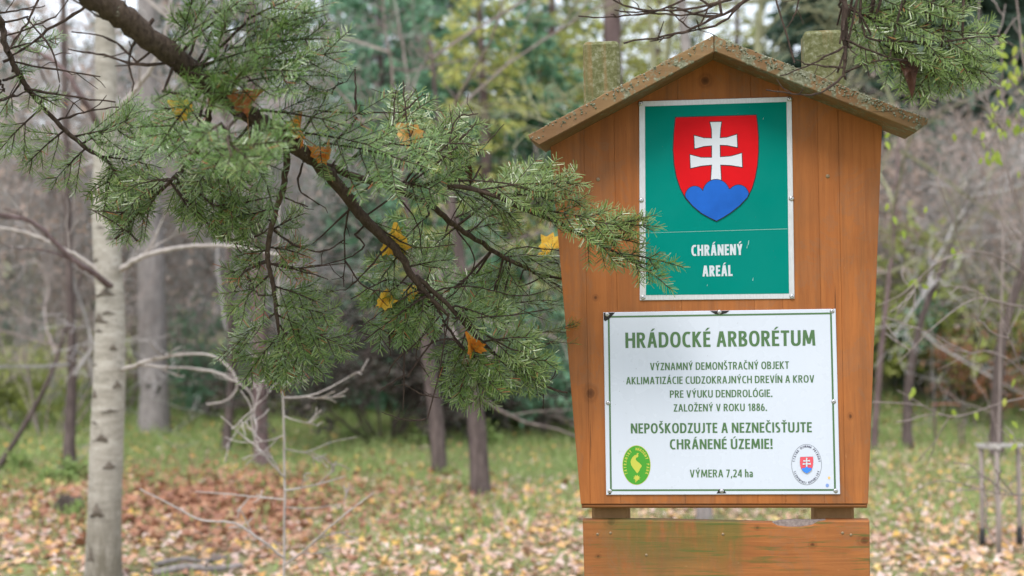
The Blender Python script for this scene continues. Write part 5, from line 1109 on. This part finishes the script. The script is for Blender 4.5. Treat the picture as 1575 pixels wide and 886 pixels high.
# thin limb along the left edge
limb(16, [Vector((-1.50, 2.4, 2.45)), (-140, -40, 2.7), (-10, 20, 3.0), (8, 70, 3.02), (30, 115, 3.04), (62, 160, 3.06), (95, 195, 3.08), (132, 228, 3.1), (165, 248, 3.1), (190, 290, 3.1), (210, 325, 3.1)], [.012, .010, .0075, .0062, .0055, .005, .0048, .0044, .004, .003, .002], fir, thin=0,
  sprays=[(60, 170, 3.06, -10, 238, 3.06, Y_, 5, {'bare': .35}), (100, 200, 3.08, 35, 258, 3.08, Y_, 6, {'bare': .2}), (132, 228, 3.1, 75, 290, 3.1, Y_, 6, {'bare': .1}), (165, 248, 3.1, 225, 345, 3.1, G_, 7), (150, 240, 3.1, 250, 260, 3.08, G_, 6), (125, 222, 3.1, 215, 180, 3.06, G_, 6), (115, 210, 3.1, 250, 195, 3.05, B_, 7), (30, 130, 3.04, 0, 175, 3.04, Y_, 4, {'bare': .4}), (15, 75, 3.02, 95, 60, 3.02, B_, 4), (40, 140, 3.04, 90, 165, 3.02, G_, 3), (170, 250, 3.1, 160, 330, 3.1, G_, 5), (20, 110, 3.04, 50, 110, 3.02, B_, 3)],
  twigs=[(.0036, (160, -8, 3.02), (100, 30, 3.02), (40, 72, 3.02), (5, 95, 3.02)), (.003, (62, -8, 3.0), (40, 35, 3.0), (12, 80, 3.0)), (.0024, (22, 96, 3.03), (90, 108, 3.03), (155, 118, 3.03)), (.0026, (45, 138, 3.04), (110, 148, 3.04), (178, 158, 3.04)), (.0026, (92, 184, 3.08), (130, 172, 3.08), (182, 164, 3.08)), (.0024, (42, 28, 3.0), (78, 75, 3.0), (92, 126, 3.0)), (.002, (0, 20, 3.0), (40, 15, 3.0), (70, 10, 3.0)),
    (.0024, (-10, 158, 3.04), (20, 148, 3.04), (45, 140, 3.04)), (.003, (0, 124, 3), (5, 135, 3), (8, 140, 3)), (.002, (50, 40, 3.0), (85, 25, 3.0), (105, 0, 3.0))])
# left middle limb with combed shoots below the mass
limb(17, [(330, 140, 2.76), (318, 190, 2.84), (300, 240, 2.94), (255, 285, 3.02), (215, 325, 3.05), (178, 368, 3.06)], [.008, .006, .005, .004, .003, .002], fir, thin=.05,
  sprays=[(300, 240, 2.95, 250, 215, 2.9, G_, 5), (260, 275, 3.0, 170, 295, 3.0, G_, 6), (250, 285, 3.02, 170, 345, 3.04, G_, 6), (240, 300, 3.03, 172, 372, 3.06, G_, 7), (270, 270, 3.0, 300, 340, 3.02, G_, 6), (285, 255, 2.98, 370, 350, 3.02, G_, 7), (300, 235, 2.95, 400, 310, 3.0, G_, 7), (305, 220, 2.92, 415, 270, 2.95, B_, 7), (280, 260, 3.0, 330, 365, 3.04, G_, 6), (310, 200, 2.9, 205, 235, 2.88, B_, 6), (318, 180, 2.85, 245, 165, 2.8, G_, 6), (350, 300, 3, 400, 375, 3.03, G_, 6), (250, 290, 3.0, 210, 330, 3.0, G_, 5)],
  twigs=[(.0024, (305, 230, 2.94), (270, 275, 2.98), (225, 275, 3.0)), (.002, (215, 372, 3.05), (180, 345, 3.05), (140, 322, 3.05)), (.002, (222, 330, 3.05), (180, 326, 3.05), (145, 325, 3.05)), (.0024, (300, 330, 3.02), (350, 365, 3.03), (372, 388, 3.03)), (.0024, (330, 318, 3.02), (380, 310, 3.02), (432, 300, 3.0)), (.0024, (345, 370, 3.03), (390, 365, 3.03), (415, 350, 3.03))])
# near blurred shoots closest to the lens
limb(18, [(375, 172, 2.8), (368, 180, 2.7), (352, 195, 2.55), (350, 215, 2.4), (356, 240, 2.3)], [.0034, .003, .0025, .002, .0015], fir,
  sprays=[(345, 150, 2.5, 372, 110, 2.4, B_, 5), (340, 190, 2.2, 300, 220, 2.15, B_, 5), (350, 220, 2.2, 400, 260, 2.12, G_, 5), (355, 240, 2.2, 340, 300, 2.15, G_, 5), (360, 230, 2.2, 450, 215, 2.15, B_, 5)])

fir2 = empty('fir_tree', (1.75, 3.35, gz(1.75, 3.35)), 'fir whose yellowish green bough hangs over the right end of the small roof', 'fir tree')
tb = MB(); tb.tube(curve([p + Vector((0, 0, 0)) for p in tpts], 6), lerpr([.18, .13, .12, .11, .09, .06, .02], 37), 14, 0, True, .04, random.Random(4)); tb.build('trunk', bark_fir, fir2, True)
limb(21, [Vector((1.72, 3.3, 2.75)), (1720, -60, 3.1), (1600, -25, 3.05), (1480, -18, 3.0), (1380, -25, 2.98), (1300, -30, 2.98), (1220, -25, 3.0), (1150, -8, 3.0), (1090, 8, 3.0)], [.016, .012, .010, .009, .008, .007, .006, .004, .003], fir2, thin=.12,
  sprays=[(1330, 40, 2.98, 1548, 62, 2.95, Y_, 8, {'fan': .8}), (1340, 60, 2.98, 1535, 95, 2.96, Y_, 7, {'fan': .8}), (1370, 68, 2.98, 1420, 150, 2.98, Y_, 6), (1420, 66, 2.97, 1480, 145, 2.96, Y_, 6), (1460, 70, 2.97, 1530, 130, 2.95, Y_, 5), (1340, 30, 2.98, 1490, 22, 2.95, Y_, 7), (1310, 25, 2.98, 1420, 12, 2.96, Y_, 6), (1400, 45, 2.98, 1520, 35, 2.95, Y_, 6), (1290, 10, 2.98, 1380, 50, 2.96, G_, 5), (1120, 5, 3, 1060, -15, 3, Y_, 4), (1450, 80, 2.96, 1400, 155, 2.97, Y_, 6), (1300, 40, 2.98, 1400, 90, 2.96, Y_, 5), (1330, 0, 2.98, 1470, -10, 2.98, G_, 6), (1480, 85, 2.95, 1505, 130, 2.95, Y_, 4)],
  twigs=[(.0055, (1300, -30, 2.98), (1299, 40, 2.98), (1297, 90, 2.98), (1299, 124, 2.98)), (.0028, (1325, 40, 2.98), (1345, 62, 2.98), (1440, 62, 2.98), (1540, 55, 2.96)), (.0026, (1298, 60, 2.98), (1330, 75, 2.98), (1390, 92, 2.98), (1480, 90, 2.97)),
    (.0026, (1300, 115, 2.98), (1270, 138, 2.96), (1240, 146, 2.96), (1178, 138, 2.95)), (.0024, (1298, 72, 2.98), (1250, 98, 2.98), (1200, 118, 2.98)), (.0022, (1300, 105, 2.98), (1250, 100, 2.98), (1225, 92, 2.98)), (.0024, (1300, 112, 2.98), (1340, 95, 2.98), (1370, 92, 2.98)),
    (.0034, (1165, -8, 3), (1100, 25, 3), (1040, 12, 3), (1025, 12, 3)), (.0034, (1110, 22, 3), (1040, 52, 3), (960, 65, 3)), (.003, (1150, -5, 3), (1110, 35, 3), (1050, 50, 3), (1000, 64, 3)), (.0026, (1070, -8, 3), (1005, 18, 3), (950, 25, 3), (890, 26, 3)), (.0026, (1000, 18, 3), (960, 8, 3), (930, -8, 3)), (.002, (1030, 15, 3), (1055, 40, 3), (1075, 45, 3)),
    (.0028, (1120, 0, 3), (1060, 22, 3), (1000, 20, 3), (945, 16, 3)), (.0022, (1340, 55, 2.98), (1320, 20, 2.98), (1290, 0, 2.98)), (.002, (1230, -8, 3), (1222, 25, 3), (1210, 42, 3))])

# autumn leaves caught among the shoots: things of their own
MAPLE = [(0, 0), (.07, .08), (.26, -.02), (.29, .10), (.44, .17), (.38, .30), (.50, .48), (.36, .50), (.31, .64), (.20, .66), (.05, .92), (-.06, .90), (-.18, .68), (-.30, .66), (-.34, .51), (-.49, .50), (-.38, .31), (-.45, .18), (-.28, .11), (-.25, -.01), (-.06, .08)]
def leaf_thing(px, py, d, size, rot, fold, m, label, cat='leaf', outline=MAPLE, tilt=0, loose=1.0):
    o = P(px, py, d); rng = random.Random(int(px * 7 + py)); mb = MB()
    M_ = Matrix.Rotation(R(rng.uniform(-55, 55) * loose), 3, 'Z') @ Matrix.Rotation(R(tilt + rng.uniform(-50, 35) * loose), 3, 'X') @ Matrix.Rotation(R(rot), 3, 'Y')
    n = len(outline); ph = rng.uniform(0, 6)
    def wv(x, y):
        z = -abs(x) * fold * 1.3 + .22 * math.sin(7 * y + ph) * abs(x) + rng.uniform(-.03, .03) + .9 * fold * (y - .4) ** 2
        return M_ @ (Vector((x * (1 - .25 * fold), z, y - .4)) * size)
    ctr = len(mb.v); mb.v.append(wv(0, .35))
    inn = [(x * .55, .35 + (y - .35) * .55) for x, y in outline]
    mb.v.extend(wv(*p) for p in inn); mb.v.extend(wv(*p) for p in outline)
    for i in range(n):
        j = (i + 1) % n; mb.f.append((0, 1 + i, 1 + j)); mb.m.append(0); mb.f.append((1 + i, 1 + n + i, 1 + n + j, 1 + j)); mb.m.append(0)
    st = [wv(0, 0), wv(.02, -.2), wv(.08, -.45)]; mb.tube(st, [size * .016] * 3, 4, 1)
    ob = mb.build('maple_leaf' if cat == 'leaf' and outline is MAPLE else 'curled_leaf', [m, stalk], None); ob.location = o
    return tag(ob, label, cat, 'autumn leaves caught in the fir')
def leafskin(name, c1, c2, c3):
    m = NT(name); v = m.coord(); n = m.noise(v, 60, 4, .6); n2 = m.noise(v, 150, 4, .7)
    c = m.mix(m.ramp(n, [(.38, 0.0), (.62, 1.0)]), c1, c2); c = m.mix(m.ramp(n2, [(.55, 0.0), (.68, .85)]), c, c3)
    m.base(c); m.rough(.55); m.p.inputs['Specular IOR Level'].default_value = .25
    tr = m.n('ShaderNodeBsdfTranslucent'); m.l(c, tr.inputs[0]); mx = m.n('ShaderNodeMixShader'); mx.inputs[0].default_value = .35
    m.l(m.p.outputs[0], mx.inputs[1]); m.l(tr.outputs[0], mx.inputs[2]); m.l(mx.outputs[0], m.out.inputs[0]); return m.mat
stalk = plain('leaf_stalk', (.25, .13, .06), .7)
lk_or = leafskin('maple_orange', (.62, .25, .03), (.50, .15, .02), (.20, .07, .025)); lk_ye = leafskin('maple_yellow', (.70, .46, .06), (.62, .34, .04), (.30, .13, .03))
lk_ru = leafskin('maple_rust', (.34, .105, .035), (.42, .15, .05), (.18, .06, .03)); lk_br = leafskin('leaf_brown', (.09, .042, .026), (.06, .028, .018), (.03, .015, .01)); lk_pa = leafskin('maple_pale', (.75, .48, .20), (.70, .36, .10), (.5, .2, .06))
CURL = [(0, 0), (.14, .12), (.22, .35), (.20, .6), (.1, .85), (0, 1), (-.12, .82), (-.2, .58), (-.2, .3), (-.12, .1)]
leaf_thing(462, 198, 2.86, .078, 35, .7, lk_or, 'bright orange maple leaf wedged on the thick fir limb')
leaf_thing(500, 238, 2.93, .066, -20, .8, lk_or, 'smaller orange maple leaf folded just below the bright orange one on the limb')
leaf_thing(388, 158, 2.76, .075, 15, .9, lk_ru, 'rust brown maple leaf deep in the bluish needles above the limb')
leaf_thing(277, 168, 2.78, .055, -60, .5, lk_ye, 'yellow maple leaf half hidden in needles beside the upper limb')
leaf_thing(628, 206, 3.02, .075, -50, .8, lk_pa, 'pale orange curled maple leaf lying on shoots under the upright dead twigs')
leaf_thing(590, 460, 3.15, .056, 25, .9, lk_ye, 'clear yellow maple leaf stuck to a shoot under the limb fork')
leaf_thing(634, 452, 3.2, .06, -25, .5, lk_ye, 'yellow maple leaf partly behind the limb, beside the clear yellow one')
leaf_thing(603, 372, 3.16, .085, 10, .7, lk_ye, 'narrow folded yellow maple leaf behind the middle of the limb')
leaf_thing(724, 530, 3.19, .064, -30, .9, lk_or, 'orange yellow maple leaf lowest in the fir, crossed by dead twigs')
leaf_thing(852, 384, 3.62, .095, 60, .6, lk_ye, 'yellow maple leaf behind the left edge of the notice board')
leaf_thing(720, 262, 3.1, .05, 170, 1.0, lk_br, 'small brown curled leaf on a twig left of the roof', 'leaf', CURL)
leaf_thing(1400, 112, 2.99, .09, 176, .35, lk_br, 'dark brown dry leaf hanging point down from the bough over the roof', 'leaf', [(0, -.02), (.16, .02), (.27, .10), (.24, .3), (.17, .5), (.07, .78), (.0, 1.0), (-.07, .8), (-.13, .5), (-.22, .3), (-.24, .08), (-.12, .0)], 0, .25)
